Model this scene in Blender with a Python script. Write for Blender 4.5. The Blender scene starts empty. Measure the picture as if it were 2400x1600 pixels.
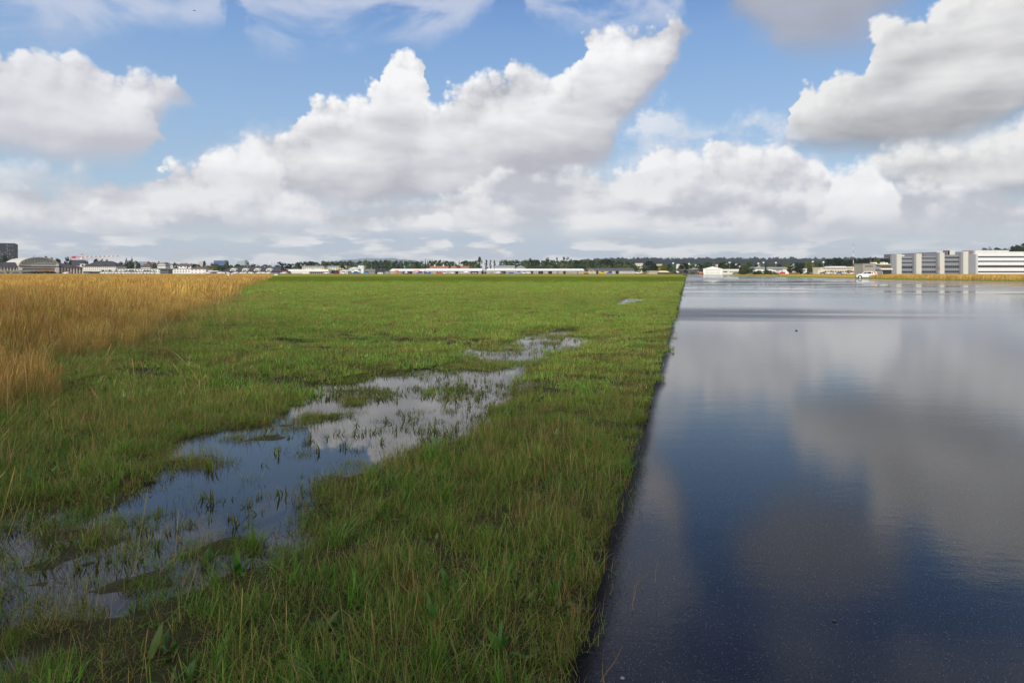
import bpy, bmesh, math, random
import numpy as np
from mathutils import Vector, Matrix
R = math.radians
random.seed(7)
rng = np.random.default_rng(11)
sc = bpy.context.scene
col = sc.collection
EYE = 1.6
F = 1600.0          # focal length in photo pixels (2400 wide)
CX, HY = 1200.0, 637.0

# ---------- helpers -------------------------------------------------
def gx(px, d):
    "sideways metres of photo column px at forward distance d"
    return (px - CX) / F * d
def gz(py, d):
    return EYE - (py - HY) / F * d
def ground(px, py, z=0.0):
    d = F * (EYE - z) / (py - HY)
    return Vector((gx(px, d), d, z))

def tag(o, label=None, cat=None, group=None, kind=None):
    if label: o['label'] = label
    if cat: o['category'] = cat
    if group: o['group'] = group
    if kind: o['kind'] = kind
    return o
def empty(name, loc=(0, 0, 0), rz=0.0):
    o = bpy.data.objects.new(name, None)
    o.location = loc; o.rotation_euler = (0, 0, rz)
    o.empty_display_size = 0.3
    col.objects.link(o)
    return o

class MB:
    "collects faces of one mesh object; per-face material slots"
    def __init__(s):
        s.v = []; s.f = []; s.m = []
    def face(s, pts, mi=0):
        n = len(s.v); s.v += [tuple(p) for p in pts]
        s.f.append(tuple(range(n, n + len(pts)))); s.m.append(mi)
    def quadstrip(s, a, b, mi=0, close=False):
        n = len(s.v); k = len(a)
        s.v += [tuple(p) for p in a] + [tuple(p) for p in b]
        for i in range(k if close else k - 1):
            j = (i + 1) % k
            s.f.append((n + i, n + j, n + k + j, n + k + i)); s.m.append(mi)
    def box(s, x0, x1, y0, y1, z0, z1, mi=0, rz=0.0, o=(0, 0)):
        c, q = math.cos(rz), math.sin(rz)
        def T(x, y, z): return (o[0] + x * c - y * q, o[1] + x * q + y * c, z)
        n = len(s.v)
        s.v += [T(x, y, z) for z in (z0, z1) for x, y in ((x0, y0), (x1, y0), (x1, y1), (x0, y1))]
        for f in ((0, 3, 2, 1), (4, 5, 6, 7), (0, 1, 5, 4), (1, 2, 6, 5), (2, 3, 7, 6), (3, 0, 4, 7)):
            s.f.append(tuple(n + i for i in f)); s.m.append(mi)
    def prism(s, prof, y0, y1, mi=0, axis='y'):
        "extrude a profile [(a,z)] along y (or x)"
        def T(a, z, y): return (a, y, z) if axis == 'y' else (y, a, z)
        n = len(s.v); k = len(prof)
        s.v += [T(a, z, y0) for a, z in prof] + [T(a, z, y1) for a, z in prof]
        s.f.append(tuple(n + i for i in range(k))); s.m.append(mi)
        s.f.append(tuple(n + k + i for i in reversed(range(k)))); s.m.append(mi)
        for i in range(k):
            j = (i + 1) % k
            s.f.append((n + i, n + k + i, n + k + j, n + j)); s.m.append(mi)
    def tube(s, p, q, r0, r1=None, n=8, mi=0, cap=True):
        r1 = r0 if r1 is None else r1
        p = Vector(p); q = Vector(q); d = (q - p).normalized()
        u = d.orthogonal().normalized(); w = d.cross(u)
        a = [p + (u * math.cos(2 * math.pi * i / n) + w * math.sin(2 * math.pi * i / n)) * r0 for i in range(n)]
        b = [q + (u * math.cos(2 * math.pi * i / n) + w * math.sin(2 * math.pi * i / n)) * r1 for i in range(n)]
        s.quadstrip(a, b, mi, True)
        if cap: s.face(list(reversed(a)), mi); s.face(b, mi)
    def build(s, name, mats, parent=None, smooth=False, fix=True):
        me = bpy.data.meshes.new(name)
        me.from_pydata(s.v, [], s.f)
        if not isinstance(mats, (list, tuple)): mats = [mats]
        for m in mats: me.materials.append(m)
        me.polygons.foreach_set('material_index', s.m)
        if fix:
            bm = bmesh.new(); bm.from_mesh(me)
            bmesh.ops.recalc_face_normals(bm, faces=bm.faces); bm.to_mesh(me); bm.free()
        if smooth: me.polygons.foreach_set('use_smooth', [True] * len(me.polygons))
        me.update()
        o = bpy.data.objects.new(name, me); col.objects.link(o)
        if parent is not None: o.parent = parent
        return o

def copy_tree(o, parent=None):
    c = o.copy(); col.objects.link(c)
    if parent is not None:
        c.parent = parent
    for ch in list(o.children):
        copy_tree(ch, c)
    return c

# ---------- small node language -------------------------------------
class S:
    "a shader socket with arithmetic"
    def __init__(s, nt, sock): s.nt = nt; s.k = sock
    def _m(s, op, *a, clamp=False):
        n = s.nt.nodes.new('ShaderNodeMath'); n.operation = op; n.use_clamp = clamp
        for i, x in enumerate((s,) + a):
            if isinstance(x, S): s.nt.links.new(x.k, n.inputs[i])
            else: n.inputs[i].default_value = x
        return S(s.nt, n.outputs[0])
    def __add__(s, o): return s._m('ADD', o)
    def __radd__(s, o): return s._m('ADD', o)
    def __sub__(s, o): return s._m('SUBTRACT', o)
    def __rsub__(s, o): return (s * -1.0) + o
    def __mul__(s, o): return s._m('MULTIPLY', o)
    def __rmul__(s, o): return s._m('MULTIPLY', o)
    def __truediv__(s, o): return s._m('DIVIDE', o)
    def pow(s, o): return s._m('POWER', o)
    def max(s, o): return s._m('MAXIMUM', o)
    def min(s, o): return s._m('MINIMUM', o)
    def clamp(s): return s._m('ADD', 0.0, clamp=True)
    def ss(s, lo, hi):
        "smoothstep"
        n = s.nt.nodes.new('ShaderNodeMapRange'); n.interpolation_type = 'SMOOTHSTEP'
        s.nt.links.new(s.k, n.inputs[0])
        for i, x in ((1, lo), (2, hi)):
            if isinstance(x, S): s.nt.links.new(x.k, n.inputs[i])
            else: n.inputs[i].default_value = x
        n.inputs[3].default_value = 0; n.inputs[4].default_value = 1
        return S(s.nt, n.outputs[0])
class NT:
    def __init__(s, nt): s.nt = nt
    def node(s, t, **kw):
        n = s.nt.nodes.new(t)
        for k, v in kw.items(): setattr(n, k, v)
        return n
    def link(s, a, b): s.nt.links.new(a.k if isinstance(a, S) else a, b)
    def put(s, inp, v):
        if isinstance(v, S): s.nt.links.new(v.k, inp)
        elif hasattr(v, 'is_output'): s.nt.links.new(v, inp)
        elif isinstance(v, (tuple, list)) and len(v) == 3 and inp.type == 'RGBA': inp.default_value = (*v, 1)
        else: inp.default_value = v
    def comb(s, x, y, z):
        n = s.node('ShaderNodeCombineXYZ')
        for i, v in enumerate((x, y, z)): s.put(n.inputs[i], v)
        return n.outputs[0]
    def noise(s, vec, scale, detail=4, rough=0.5, dist=0.0, out=0, dims='3D', lac=2.0):
        n = s.node('ShaderNodeTexNoise', noise_dimensions=dims)
        if vec is not None: s.put(n.inputs['Vector'], vec)
        s.put(n.inputs['Scale'], scale); n.inputs['Detail'].default_value = detail
        n.inputs['Roughness'].default_value = rough; n.inputs['Distortion'].default_value = dist
        n.inputs['Lacunarity'].default_value = lac
        return S(s.nt, n.outputs[out])
    def vor(s, vec, scale, detail=0, rough=0.5, feature='F1', out='Distance', dims='3D', smooth=1.0):
        n = s.node('ShaderNodeTexVoronoi', feature=feature, voronoi_dimensions=dims)
        s.put(n.inputs['Vector'], vec); s.put(n.inputs['Scale'], scale)
        if 'Detail' in n.inputs: n.inputs['Detail'].default_value = detail
        if 'Roughness' in n.inputs: n.inputs['Roughness'].default_value = rough
        if feature == 'SMOOTH_F1': n.inputs['Smoothness'].default_value = smooth
        return S(s.nt, n.outputs[out])
    def curve(s, x, pts, handle='AUTO'):
        n = s.node('ShaderNodeFloatCurve'); s.put(n.inputs['Value'], x)
        c = n.mapping.curves[0]; n.mapping.use_clip = False
        pts = sorted(pts)
        while len(c.points) < len(pts): c.points.new(0.5, 0.5)
        for p, (a, b) in zip(c.points, pts):
            p.location = (a, b); p.handle_type = handle
        n.mapping.update()
        return S(s.nt, n.outputs[0])
    def mix(s, fac, a, b, blend='MIX'):
        n = s.node('ShaderNodeMix', data_type='RGBA', blend_type=blend)
        s.put(n.inputs[0], fac); s.put(n.inputs[6], a); s.put(n.inputs[7], b)
        return n.outputs[2]
    def ramp(s, x, stops, interp='LINEAR'):
        n = s.node('ShaderNodeValToRGB'); s.put(n.inputs[0], x)
        cr = n.color_ramp; cr.interpolation = interp
        while len(cr.elements) < len(stops): cr.elements.new(0.5)
        for e, (p, c) in zip(cr.elements, stops):
            e.position = p; e.color = (*c, 1)
        return n.outputs[0]
def srgb(r, g, b):
    def f(c):
        c /= 255.0
        return c / 12.92 if c <= 0.04045 else ((c + 0.055) / 1.055) ** 2.4
    return (f(r), f(g), f(b))
# ---------- camera ----------------------------------------------------
cam = bpy.data.cameras.new('camera'); camo = bpy.data.objects.new('camera', cam)
col.objects.link(camo); sc.camera = camo
cam.sensor_width = 36; cam.lens = 24.0
camo.location = (0, 0, EYE); camo.rotation_euler = (R(90), 0, 0)
cam.shift_y = -(800 - HY) / 2400.0
cam.clip_start = 0.05; cam.clip_end = 60000

SUN_EL, SUN_AZ = 38.0, -152.0       # azimuth clockwise from straight ahead (+Y)
sx, sy, sz = (math.sin(R(SUN_AZ)) * math.cos(R(SUN_EL)), math.cos(R(SUN_AZ)) * math.cos(R(SUN_EL)), math.sin(R(SUN_EL)))
sl = bpy.data.lights.new('sun', 'SUN'); slo = bpy.data.objects.new('sun', sl); col.objects.link(slo)
sl.energy = 3.8; sl.angle = R(0.5); sl.color = (1.0, 0.95, 0.87)
slo.rotation_euler = Vector((sx, sy, sz)).to_track_quat('Z', 'Y').to_euler()
slo.location = (-60, -60, 80)

# ---------- sky: blue Nishita air with cumulus computed by direction ---
w = bpy.data.worlds.new('World'); sc.world = w; w.use_nodes = True
wt = w.node_tree; wt.nodes.clear(); W = NT(wt)
tc = W.node('ShaderNodeTexCoord')
sp = W.node('ShaderNodeSeparateXYZ'); wt.links.new(tc.outputs['Generated'], sp.inputs[0])
dx, dy, dz = (S(wt, sp.outputs[i]) for i in range(3))
A = dx._m('ARCTAN2', dy)                             # azimuth from +Y, clockwise
hlen = (dx * dx + dy * dy)._m('SQRT').max(0.02)
T = (dz / hlen)                                      # tangent of elevation
AR = 0.95
a01r = (A / (2 * AR) + 0.5).clamp()
F2, C2, H2 = 1568.0, 1176.0, 624.0                   # layout units: photo at 2352 wide
def cv(pts):
    out = []
    for px, py in pts:
        a = math.atan((px - C2) / F2)
        out.append((a / (2 * AR) + 0.5, (H2 - py) / F2 * math.cos(a)))
    return out
sky = W.node('ShaderNodeTexSky', sky_type='NISHITA', sun_disc=False)
sky.sun_elevation = R(SUN_EL); sky.sun_rotation = R(SUN_AZ % 360); sky.altitude = 400
sky.air_density = 1.0; sky.dust_density = 1.2; sky.ozone_density = 1.6

BG = 0.1
def C(r, g, b, k=1.0):
    q = srgb(r, g, b); return tuple(x / BG * k for x in q)

TT = T._m('ABSOLUTE')
pv = W.comb(A, TT, 0.0)                              # isotropic layout plane
pvs = W.comb(A, TT * 2.6, 3.3)                       # flattened towards the horizon
# shared textures
warp = W.noise(pv, 9.0, 4, 0.55, dims='2D')                      # broad lumps
billow = W.vor(pv, 17.0, 3.0, 0.62, 'F1', dims='2D')   # cauliflower lobes
bil_v = W.node('ShaderNodeVectorMath', operation='ADD')
W.put(bil_v.inputs[0], pv); bil_v.inputs[1].default_value = (-0.011, 0.013, 0.0)
billow2 = W.vor(bil_v.outputs[0], 17.0, 2.0, 0.5, 'F1', dims='2D')
soft = W.noise(pvs, 5.5, 5, 0.5, dims='2D')
soft_v = W.node('ShaderNodeVectorMath', operation='ADD')
W.put(soft_v.inputs[0], pvs); soft_v.inputs[1].default_value = (-0.035, 0.05, 0.0)
soft2 = W.noise(soft_v.outputs[0], 5.5, 3, 0.45, dims='2D')
fine = W.noise(pv, 40.0, 4, 0.6, dims='2D')
a01 = a01r + (warp - 0.5) * 0.03 + (0.42 - billow) * 0.010 + (fine - 0.5) * 0.004
relief = (billow2 - billow)                          # >0 on the lit upper-left side
broad = (soft - soft2)

# blue air: Nishita graded to the photo's blue
n = W.node('ShaderNodeHueSaturation'); n.inputs['Saturation'].default_value = 1.02; n.inputs['Value'].default_value = 1.0
wt.links.new(sky.outputs[0], n.inputs['Color'])
base = W.mix(0.62, n.outputs[0], W.ramp(T.clamp(), [
    (0.0, C(194, 209, 222)), (0.10, C(180, 208, 232)), (0.22, C(162, 199, 240)),
    (0.34, C(136, 180, 236)), (0.42, C(104, 152, 222)), (0.55, C(56, 104, 190)), (1.0, C(36, 78, 160))]))

def layer(base, top, bot, ct, cb, wt_=0.012, wb=0.03, amp=0.03, lob=0.03, bamp=0.03, alpha=1.0, p=1.0, rel=2.0, brd=1.0, fad=None):
    tp = W.curve(a01, cv(top)); bt = W.curve(a01, cv(bot))
    e1 = (tp - T) + 0.008 + (warp - 0.5) * amp * 2 + (0.45 - billow) * (lob * 0.75) + (fine - 0.5) * (lob * 0.25)
    e2 = (T - bt) + 0.006 + (soft - 0.5) * bamp * 2
    m = e1.ss(-wt_ * 0.3, wt_) * e2.ss(-wb, wb)
    if fad is not None:   # opacity varies with a soft noise
        m = m * (soft + (fine - 0.5) * 0.3).ss(fad[0], fad[1])
    f = ((T - bt) / (tp - bt).max(0.02)).clamp().pow(p)
    near = 1.0 - e1.ss(0.0, 0.07)
    f = (f + relief * (near * 0.8 + 0.12) * (rel * 0.45) + broad * (brd * 1.5) + (fine - 0.5) * 0.05).clamp()
    c = W.mix(f, cb, ct)
    return W.mix(m * alpha, base, c)

# high thin wisps
wis_v = W.comb(A * 1.0, TT * 2.2, 9.0)
wis = W.noise(wis_v, 5.5, 6, 0.55, 0.35, dims='2D')
wb_ = W.curve(a01, cv([(-300, 90), (0, 95), (250, 85), (310, 70), (470, 75), (505, 0), (540, 90), (600, 110), (850, 108), (930, 115), (1100, 35), (1150, -20), (1200, 60), (1300, 90), (1500, 75), (1570, 10), (1620, -120), (1700, -160), (2600, -160)]))
mw = wis.ss(0.30, 0.56) * ((T - wb_) + (warp - 0.5) * 0.08).ss(-0.01, 0.04) * T.ss(0.75, 0.5)
base = W.mix(mw * 0.75, base, C(205, 212, 230))
# grey veil seen only in the wet runway (above the frame)
gen_v = W.comb(dx / dz.max(0.05), dy / dz.max(0.05), 0.0)
gen = W.noise(gen_v, 0.9, 5, 0.55, dims='2D')
mg = gen.ss(0.47, 0.60) * T.ss(0.52, 0.75)
base = W.mix(mg, base, W.mix((gen.ss(0.5, 0.75)), C(205, 208, 218), C(150, 153, 165)))
# left cloud
base = layer(base, [(-700, 40), (-300, 60), (0, 98), (90, 98), (130, 112), (175, 108), (230, 152), (300, 150), (350, 165), (395, 172), (415, 205), (425, 260), (440, 400)],
             [(-700, 400), (-300, 360), (0, 320), (100, 345), (200, 352), (270, 352), (310, 325), (322, 262), (350, 238), (395, 212), (412, 195), (425, 160), (440, 60)],
             C(238, 239, 243), C(194, 195, 204), wb=0.022, bamp=0.02, amp=0.012, lob=0.035, p=0.8)
# faint lower left
base = layer(base, [(-400, 350), (0, 345), (60, 352), (130, 370), (190, 385), (210, 420), (230, 500)],
             [(-400, 440), (0, 430), (100, 425), (190, 410), (230, 380)],
             C(236, 238, 242), C(206, 210, 218), wt_=0.03, wb=0.03, amp=0.03, alpha=0.85)
# grey cloud at the top right of centre
base = layer(base, [(1600, 60), (1640, 0), (1700, -100), (1850, -150), (2000, -110), (2060, -10), (2090, 60)],
             [(1600, -60), (1640, -10), (1700, 45), (1760, 88), (1850, 92), (1920, 80), (1990, 45), (2050, -5), (2090, -60)],
             C(186, 190, 203), C(166, 169, 181), wt_=0.06, wb=0.035, amp=0.02, lob=0.0, rel=0.3, alpha=0.92)
# big right cloud
base = layer(base, [(1700, 420), (1790, 330), (1800, 262), (1822, 205), (1842, 176), (1858, 200), (1880, 180), (1900, 152), (1945, 158), (1956, 118), (1975, 85), (2000, 52), (2060, 30), (2120, -5), (2200, -45), (2352, -90), (2700, -200), (3200, -300)],
             [(1700, 200), (1775, 290), (1795, 318), (1850, 332), (1950, 334), (2050, 342), (2130, 334), (2200, 312), (2280, 284), (2352, 250), (2600, 180), (3200, 100)],
             C(238, 238, 238), C(156, 157, 163), wb=0.025, bamp=0.015, amp=0.02, lob=0.03, p=0.42, rel=0.9)
# second right cloud under it
base = layer(base, [(1900, 480), (1940, 410), (1990, 350), (2060, 326), (2150, 314), (2230, 302), (2300, 292), (2352, 270), (2600, 200)],
             [(1930, 400), (2000, 415), (2100, 430), (2200, 440), (2280, 448), (2352, 450), (2600, 440)],
             C(240, 240, 239), C(178, 180, 186), wt_=0.02, wb=0.035, amp=0.012, lob=0.012, p=0.7)
# pale veil between
base = layer(base, [(1380, 320), (1430, 300), (1480, 245), (1530, 228), (1560, 262), (1620, 280), (1700, 262), (1770, 250), (1800, 275), (1850, 330)],
             [(1380, 400), (1500, 380), (1700, 360), (1850, 400)],
             C(232, 236, 243), C(212, 220, 233), wt_=0.03, wb=0.04, amp=0.035, alpha=0.85, fad=(0.28, 0.50))
# centre right cumulus row
base = layer(base, [(1340, 440), (1400, 385), (1440, 372), (1480, 345), (1520, 332), (1580, 340), (1610, 350), (1650, 325), (1700, 318), (1740, 338), (1790, 326), (1830, 350), (1880, 372), (1905, 430), (1930, 520)],
             [(1340, 420), (1450, 455), (1600, 465), (1800, 455), (1930, 450)],
             C(247, 247, 248), C(198, 200, 208), wb=0.04, amp=0.012, lob=0.03)
# veil on the lower left flank of the main cloud
base = layer(base, [(150, 520), (240, 450), (330, 400), (400, 355), (470, 322), (560, 300), (640, 285), (700, 300), (760, 330)],
             [(150, 480), (300, 480), (500, 480), (760, 470)],
             C(224, 226, 232), C(200, 204, 213), wt_=0.04, wb=0.04, amp=0.02, lob=0.02, rel=0.6, alpha=0.9)
# main cloud
base = layer(base, [(240, 500), (335, 415), (350, 385), (400, 362), (440, 345), (500, 335), (555, 316), (590, 312), (640, 286), (672, 250), (695, 228), (730, 212), (760, 205), (800, 202), (830, 180), (852, 138), (866, 116), (890, 106), (918, 106), (940, 122), (948, 160), (958, 212), (980, 220), (1005, 195), (1040, 180), (1100, 175), (1150, 168), (1180, 138), (1205, 146), (1240, 160), (1285, 145), (1310, 92), (1350, 52), (1390, 48), (1420, 66), (1460, 66), (1500, 48), (1540, 22), (1562, 34), (1590, 120)],
             [(240, 470), (400, 470), (560, 450), (640, 430), (700, 445), (800, 460), (900, 458), (1000, 450), (1100, 435), (1250, 415), (1350, 385), (1400, 335), (1425, 275), (1475, 210), (1520, 140), (1555, 80), (1590, 20)],
             C(250, 250, 251), C(184, 185, 194), wb=0.022, bamp=0.018, amp=0.006, lob=0.03, p=0.75, rel=1.6)
# far bank over the whole horizon
base = layer(base, [(-600, 400), (0, 425), (60, 432), (90, 420), (130, 412), (230, 420), (300, 412), (350, 400), (420, 400), (520, 420), (640, 430), (750, 448), (850, 470), (960, 450), (1040, 418), (1100, 392), (1200, 385), (1330, 380), (1400, 388), (1500, 400), (1600, 392), (1720, 420), (1850, 410), (2000, 412), (2100, 405), (2250, 420), (2300, 440), (2352, 435), (2900, 400)],
             [(-600, 535), (0, 530), (300, 535), (600, 535), (900, 530), (1200, 535), (1500, 545), (1800, 545), (2100, 545), (2352, 550), (2900, 540)],
             C(236, 237, 239), C(194, 197, 206), wt_=0.018, wb=0.03, amp=0.02, lob=0.025, bamp=0.03, brd=2.4, rel=1.3)
# second row of the bank
base = layer(base, [(-600, 480), (0, 478), (120, 492), (220, 470), (330, 482), (450, 470), (560, 452), (640, 448), (700, 470), (820, 500), (900, 498), (1000, 478), (1100, 452), (1180, 470), (1300, 440), (1370, 418), (1450, 425), (1550, 450), (1650, 462), (1780, 470), (1860, 440), (1960, 445), (2060, 470), (2180, 455), (2300, 470), (2400, 480), (2900, 480)],
             [(-600, 545), (0, 545), (300, 550), (600, 548), (900, 550), (1200, 548), (1500, 560), (1800, 560), (2100, 560), (2352, 565), (2900, 560)],
             C(240, 240, 241), C(198, 203, 212), wt_=0.02, wb=0.025, amp=0.025, lob=0.025, bamp=0.03, brd=2.0, rel=1.3, fad=(0.33, 0.46))
# bright towering puff on the right
base = layer(base, [(1840, 540), (1872, 450), (1886, 405), (1910, 388), (1935, 376), (1965, 355), (1992, 362), (2020, 430), (2070, 540)],
             [(1840, 470), (1900, 480), (1950, 495), (2070, 480)],
             C(254, 254, 254), C(238, 238, 240), wt_=0.02, wb=0.025, amp=0.005, lob=0.02)
# bright puff at the left of the main cloud
base = layer(base, [(395, 470), (418, 400), (436, 345), (462, 330), (490, 322), (520, 312), (552, 300), (578, 315), (602, 345), (630, 420), (680, 520)],
             [(395, 380), (450, 388), (520, 420), (590, 430), (680, 400)],
             C(254, 254, 254), C(234, 234, 237), wt_=0.02, wb=0.04, amp=0.005, lob=0.02)
# low streaky band with gaps of pale blue
lowv = W.comb(A, TT * 4.2, 5.0)
low = W.noise(lowv, 11.0, 5, 0.55, dims='2D')
lowv2 = W.comb(A + 0.012, TT * 4.2 - 0.05, 5.0)
low2 = W.noise(lowv2, 11.0, 3, 0.5, dims='2D')
gap = W.mix((TT * 12).clamp(), C(188, 202, 216), C(164, 187, 210))
lc = W.mix((0.45 + (low - low2) * 4.2).clamp(), C(188, 196, 208), C(250, 249, 248))
lowc = W.mix(low.ss(0.42, 0.55) * 0.9, gap, lc)
hb = (W.curve(a01, cv([(-600, 520), (0, 528), (300, 520), (700, 525), (1000, 522), (1500, 535), (2000, 540), (2352, 540), (2900, 520)])) - T + (soft - 0.5) * 0.06).ss(-0.01, 0.03)
base = W.mix(hb * 0.9, base, lowc)
base = W.mix((1.0 - T.ss(-0.02, 0.09)) * 0.28, base, C(232, 237, 242))
# behind and beside the frame the same broken cover
rear = (A._m('ABSOLUTE')).ss(0.85, 1.15)
gm = gen.ss(0.44, 0.54)
rc = W.mix(gm, base, W.mix(gen.ss(0.5, 0.7), C(226, 227, 230), C(160, 163, 172)))
base = W.mix(rear * T.ss(0.02, 0.2), base, rc)
bgn = W.node('ShaderNodeBackground'); bgn.inputs['Strength'].default_value = BG
W.put(bgn.inputs['Color'], base)
wo = W.node('ShaderNodeOutputWorld'); wt.links.new(bgn.outputs[0], wo.inputs['Surface'])
w.cycles.sampling_method = 'MANUAL'; w.cycles.sample_map_resolution = 512

sc.view_settings.view_transform = 'Standard'; sc.view_settings.look = 'None'
sc.view_settings.exposure = 0; sc.view_settings.gamma = 1
sc.render.film_transparent = False
# ---------- materials -------------------------------------------------
MATS = {}
def mat(name, color=(0.5, 0.5, 0.5), rough=0.8, var=0.12, scale=1.5, metal=0.0, spec=0.3, streak=False):
    "weathered surface: colour broken up by two noises"
    if name in MATS: return MATS[name]
    m = bpy.data.materials.new(name); m.use_nodes = True; nt = m.node_tree; nt.nodes.clear(); N = NT(nt)
    g = N.node('ShaderNodeTexCoord')
    v = g.outputs['Object']
    if streak:
        mp = N.node('ShaderNodeMapping'); mp.inputs['Scale'].default_value = (1, 1, 0.15)
        nt.links.new(v, mp.inputs[0]); v = mp.outputs[0]
    n1 = N.noise(v, scale, 3, 0.6); n2 = N.noise(v, scale * 0.13, 2, 0.5)
    k = (n1 - 0.5) * (2 * var) + (n2 - 0.5) * (2 * var) + 1.0
    mx = N.node('ShaderNodeVectorMath', operation='SCALE'); mx.inputs[0].default_value = color; N.put(mx.inputs[3], k)
    b = N.node('ShaderNodeBsdfPrincipled'); nt.links.new(mx.outputs[0], b.inputs['Base Color'])
    b.inputs['Roughness'].default_value = rough; b.inputs['Metallic'].default_value = metal
    b.inputs['Specular IOR Level'].default_value = spec
    o = N.node('ShaderNodeOutputMaterial'); nt.links.new(b.outputs[0], o.inputs[0])
    MATS[name] = m
    return m

# ---------- layout on the ground -----------------------------------------
ED = 0.2575                                    # runway edge: sideways per metre forward
EX, EY = 0.2296, 2.68
def edge_x(y): return EX + ED * (y - EY)
def p2(px, py, z=-0.05):                       # layout units 2352 wide
    return ground(px * 2400 / 2352.0, py * 2400 / 2352.0, z)
PUD = [
 [(330, 1120), (335, 1062), (372, 1030), (420, 1008), (500, 985), (590, 972), (640, 945), (672, 915), (720, 880), (800, 872), (860, 856), (940, 846), (1010, 842), (1030, 812), (1050, 797), (1120, 796), (1170, 778), (1205, 762), (1290, 752), (1345, 758), (1375, 780), (1345, 798), (1280, 812), (1232, 836), (1228, 870), (1205, 905), (1180, 925), (1130, 965), (1085, 1000), (1010, 1030), (900, 1055), (850, 1085), (770, 1098), (730, 1140), (690, 1205), (600, 1225), (540, 1205), (500, 1225), (430, 1200), (390, 1150)],
 [(-400, 1330), (0, 1190), (120, 1150), (240, 1128), (330, 1105), (430, 1130), (500, 1200), (620, 1215), (560, 1248), (420, 1252), (300, 1262), (180, 1290), (80, 1290), (0, 1300), (-400, 1500)],
 [(-400, 1480), (0, 1400), (45, 1440), (100, 1490), (95, 1600), (60, 1700), (-400, 1900)],
 [(-400, 1290), (100, 1300), (330, 1240), (650, 1215), (720, 1240), (640, 1290), (480, 1330), (380, 1400), (200, 1440), (60, 1420), (-400, 1500)],
 [(1396, 697), (1438, 683), (1496, 677), (1490, 690), (1456, 699), (1418, 703)],
]
PUDW = [np.array([tuple(p2(a, b))[:2] for a, b in poly]) for poly in PUD]
def inpoly(P, X, Y):
    c = np.zeros(X.shape, bool); j = len(P) - 1
    for i in range(len(P)):
        xi, yi = P[i]; xj, yj = P[j]
        if yi != yj:
            c ^= ((yi > Y) != (yj > Y)) & (X < (xj - xi) * (Y - yi) / (yj - yi) + xi)
        j = i
    return c
def vnoise(X, Y, s, seed=0):
    "smooth value noise in -1..1"
    x = X * s; y = Y * s
    xi = np.floor(x).astype(np.int64); yi = np.floor(y).astype(np.int64)
    fx = x - xi; fy = y - yi; fx = fx * fx * (3 - 2 * fx); fy = fy * fy * (3 - 2 * fy)
    def h(a, b):
        n = (a * 374761393 + b * 668265263 + seed * 974711) & 0xffffffff
        n = ((n ^ (n >> 13)) * 1274126177) & 0xffffffff
        return ((n ^ (n >> 16)) & 0xffff) / 32767.5 - 1
    return (h(xi, yi) * (1 - fx) + h(xi + 1, yi) * fx) * (1 - fy) + (h(xi, yi + 1) * (1 - fx) + h(xi + 1, yi + 1) * fx) * fy
def fbm(X, Y, s, seed=0, o=4):
    r = 0; a = 0.5
    for k in range(o):
        r = r + a * vnoise(X, Y, s * 2 ** k, seed + k); a *= 0.5
    return r
def puddle_mask(X, Y):
    "0..1 how far inside a puddle (soft edge) by sampling around the point"
    s = 0
    sc_ = np.clip(Y / 18.0, 0.25, 1.6)
    offs = [(0, 0)] + [(r * math.cos(t), r * math.sin(t)) for r in (0.12, 0.26) for t in np.arange(6) * math.pi / 3 + r * 5]
    wx = fbm(X, Y, 1.6, 5) * 0.35 * sc_; wy = fbm(X, Y, 1.6, 9) * 0.45 * sc_
    for ox, oy in offs:
        m = np.zeros(X.shape, bool)
        for P in PUDW: m |= inpoly(P, X + wx + ox * sc_, Y + wy + oy * sc_)
        s = s + m
    return s / len(offs)
WATER = -0.058
def choke(X, Y):
    "the near left shallows where weed fills the water"
    return np.maximum(np.clip((4.55 - Y + 0.3 * np.sin(X * 2)) / 0.6, 0, 1), np.clip((-0.53 - X / np.maximum(Y, .5)) / 0.05, 0, 1))
def height(X, Y):
    m = puddle_mask(X, Y)
    nz = fbm(X, Y, 0.9, 1) * 0.03 + fbm(X, Y, 5.0, 3, 3) * 0.018
    h = -0.022 + nz * np.clip(30.0 / np.maximum(Y, 5), 0, 1) - 0.062 * m * m * (3 - 2 * m)
    ch = choke(X, Y)
    h = np.where(m < 0.03, np.maximum(h, -0.050), h)
    h = h + m * (fbm(X, Y, 2.2, 21, 3) * 0.052) + ch * m * (0.018 + fbm(X, Y, 3.6, 23, 3) * 0.085)
    e = X - (EX + ED * (Y - EY))               # sideways distance from the asphalt edge
    rag = fbm(X, Y, 2.5, 31, 3) * 0.16
    st = np.clip((e + 0.24 + rag) / 0.18, 0, 1)
    h = h * (1 - st) + (-0.062) * st
    h = np.where(e > 0.12, np.minimum(h, -0.12), h)
    return h, m, e

def axis(lo, hi, fine, far_lo, far_hi, g=1.14):
    a = list(np.arange(lo, hi + 1e-6, fine))
    s = fine; x = hi
    while x < far_hi: s *= g; x += s; a.append(x)
    s = fine; x = lo; b = []
    while x > far_lo: s *= g; x -= s; b.append(x)
    return np.array(b[::-1] + a)
xs = axis(-15, 3.0, 0.07, -7500, 7500, 1.08)
ys = axis(0.6, 20, 0.07, -400, 8000, 1.035)
GX, GY = np.meshgrid(xs, ys)
H, M_, E_ = height(GX, GY)
far = np.clip((np.abs(GY) - 60) / 60, 0, 1)
H = H * (1 - far) + np.where(E_ > 0.1, -0.12, -0.03) * far
H = np.where((GY < 0.5) & (E_ < 0), -0.03, H)
nx, ny = len(xs), len(ys)
me = bpy.data.meshes.new('ground')
V = np.stack([GX.ravel(), GY.ravel(), H.ravel()], 1)
idx = np.arange(nx * ny).reshape(ny, nx)
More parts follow.
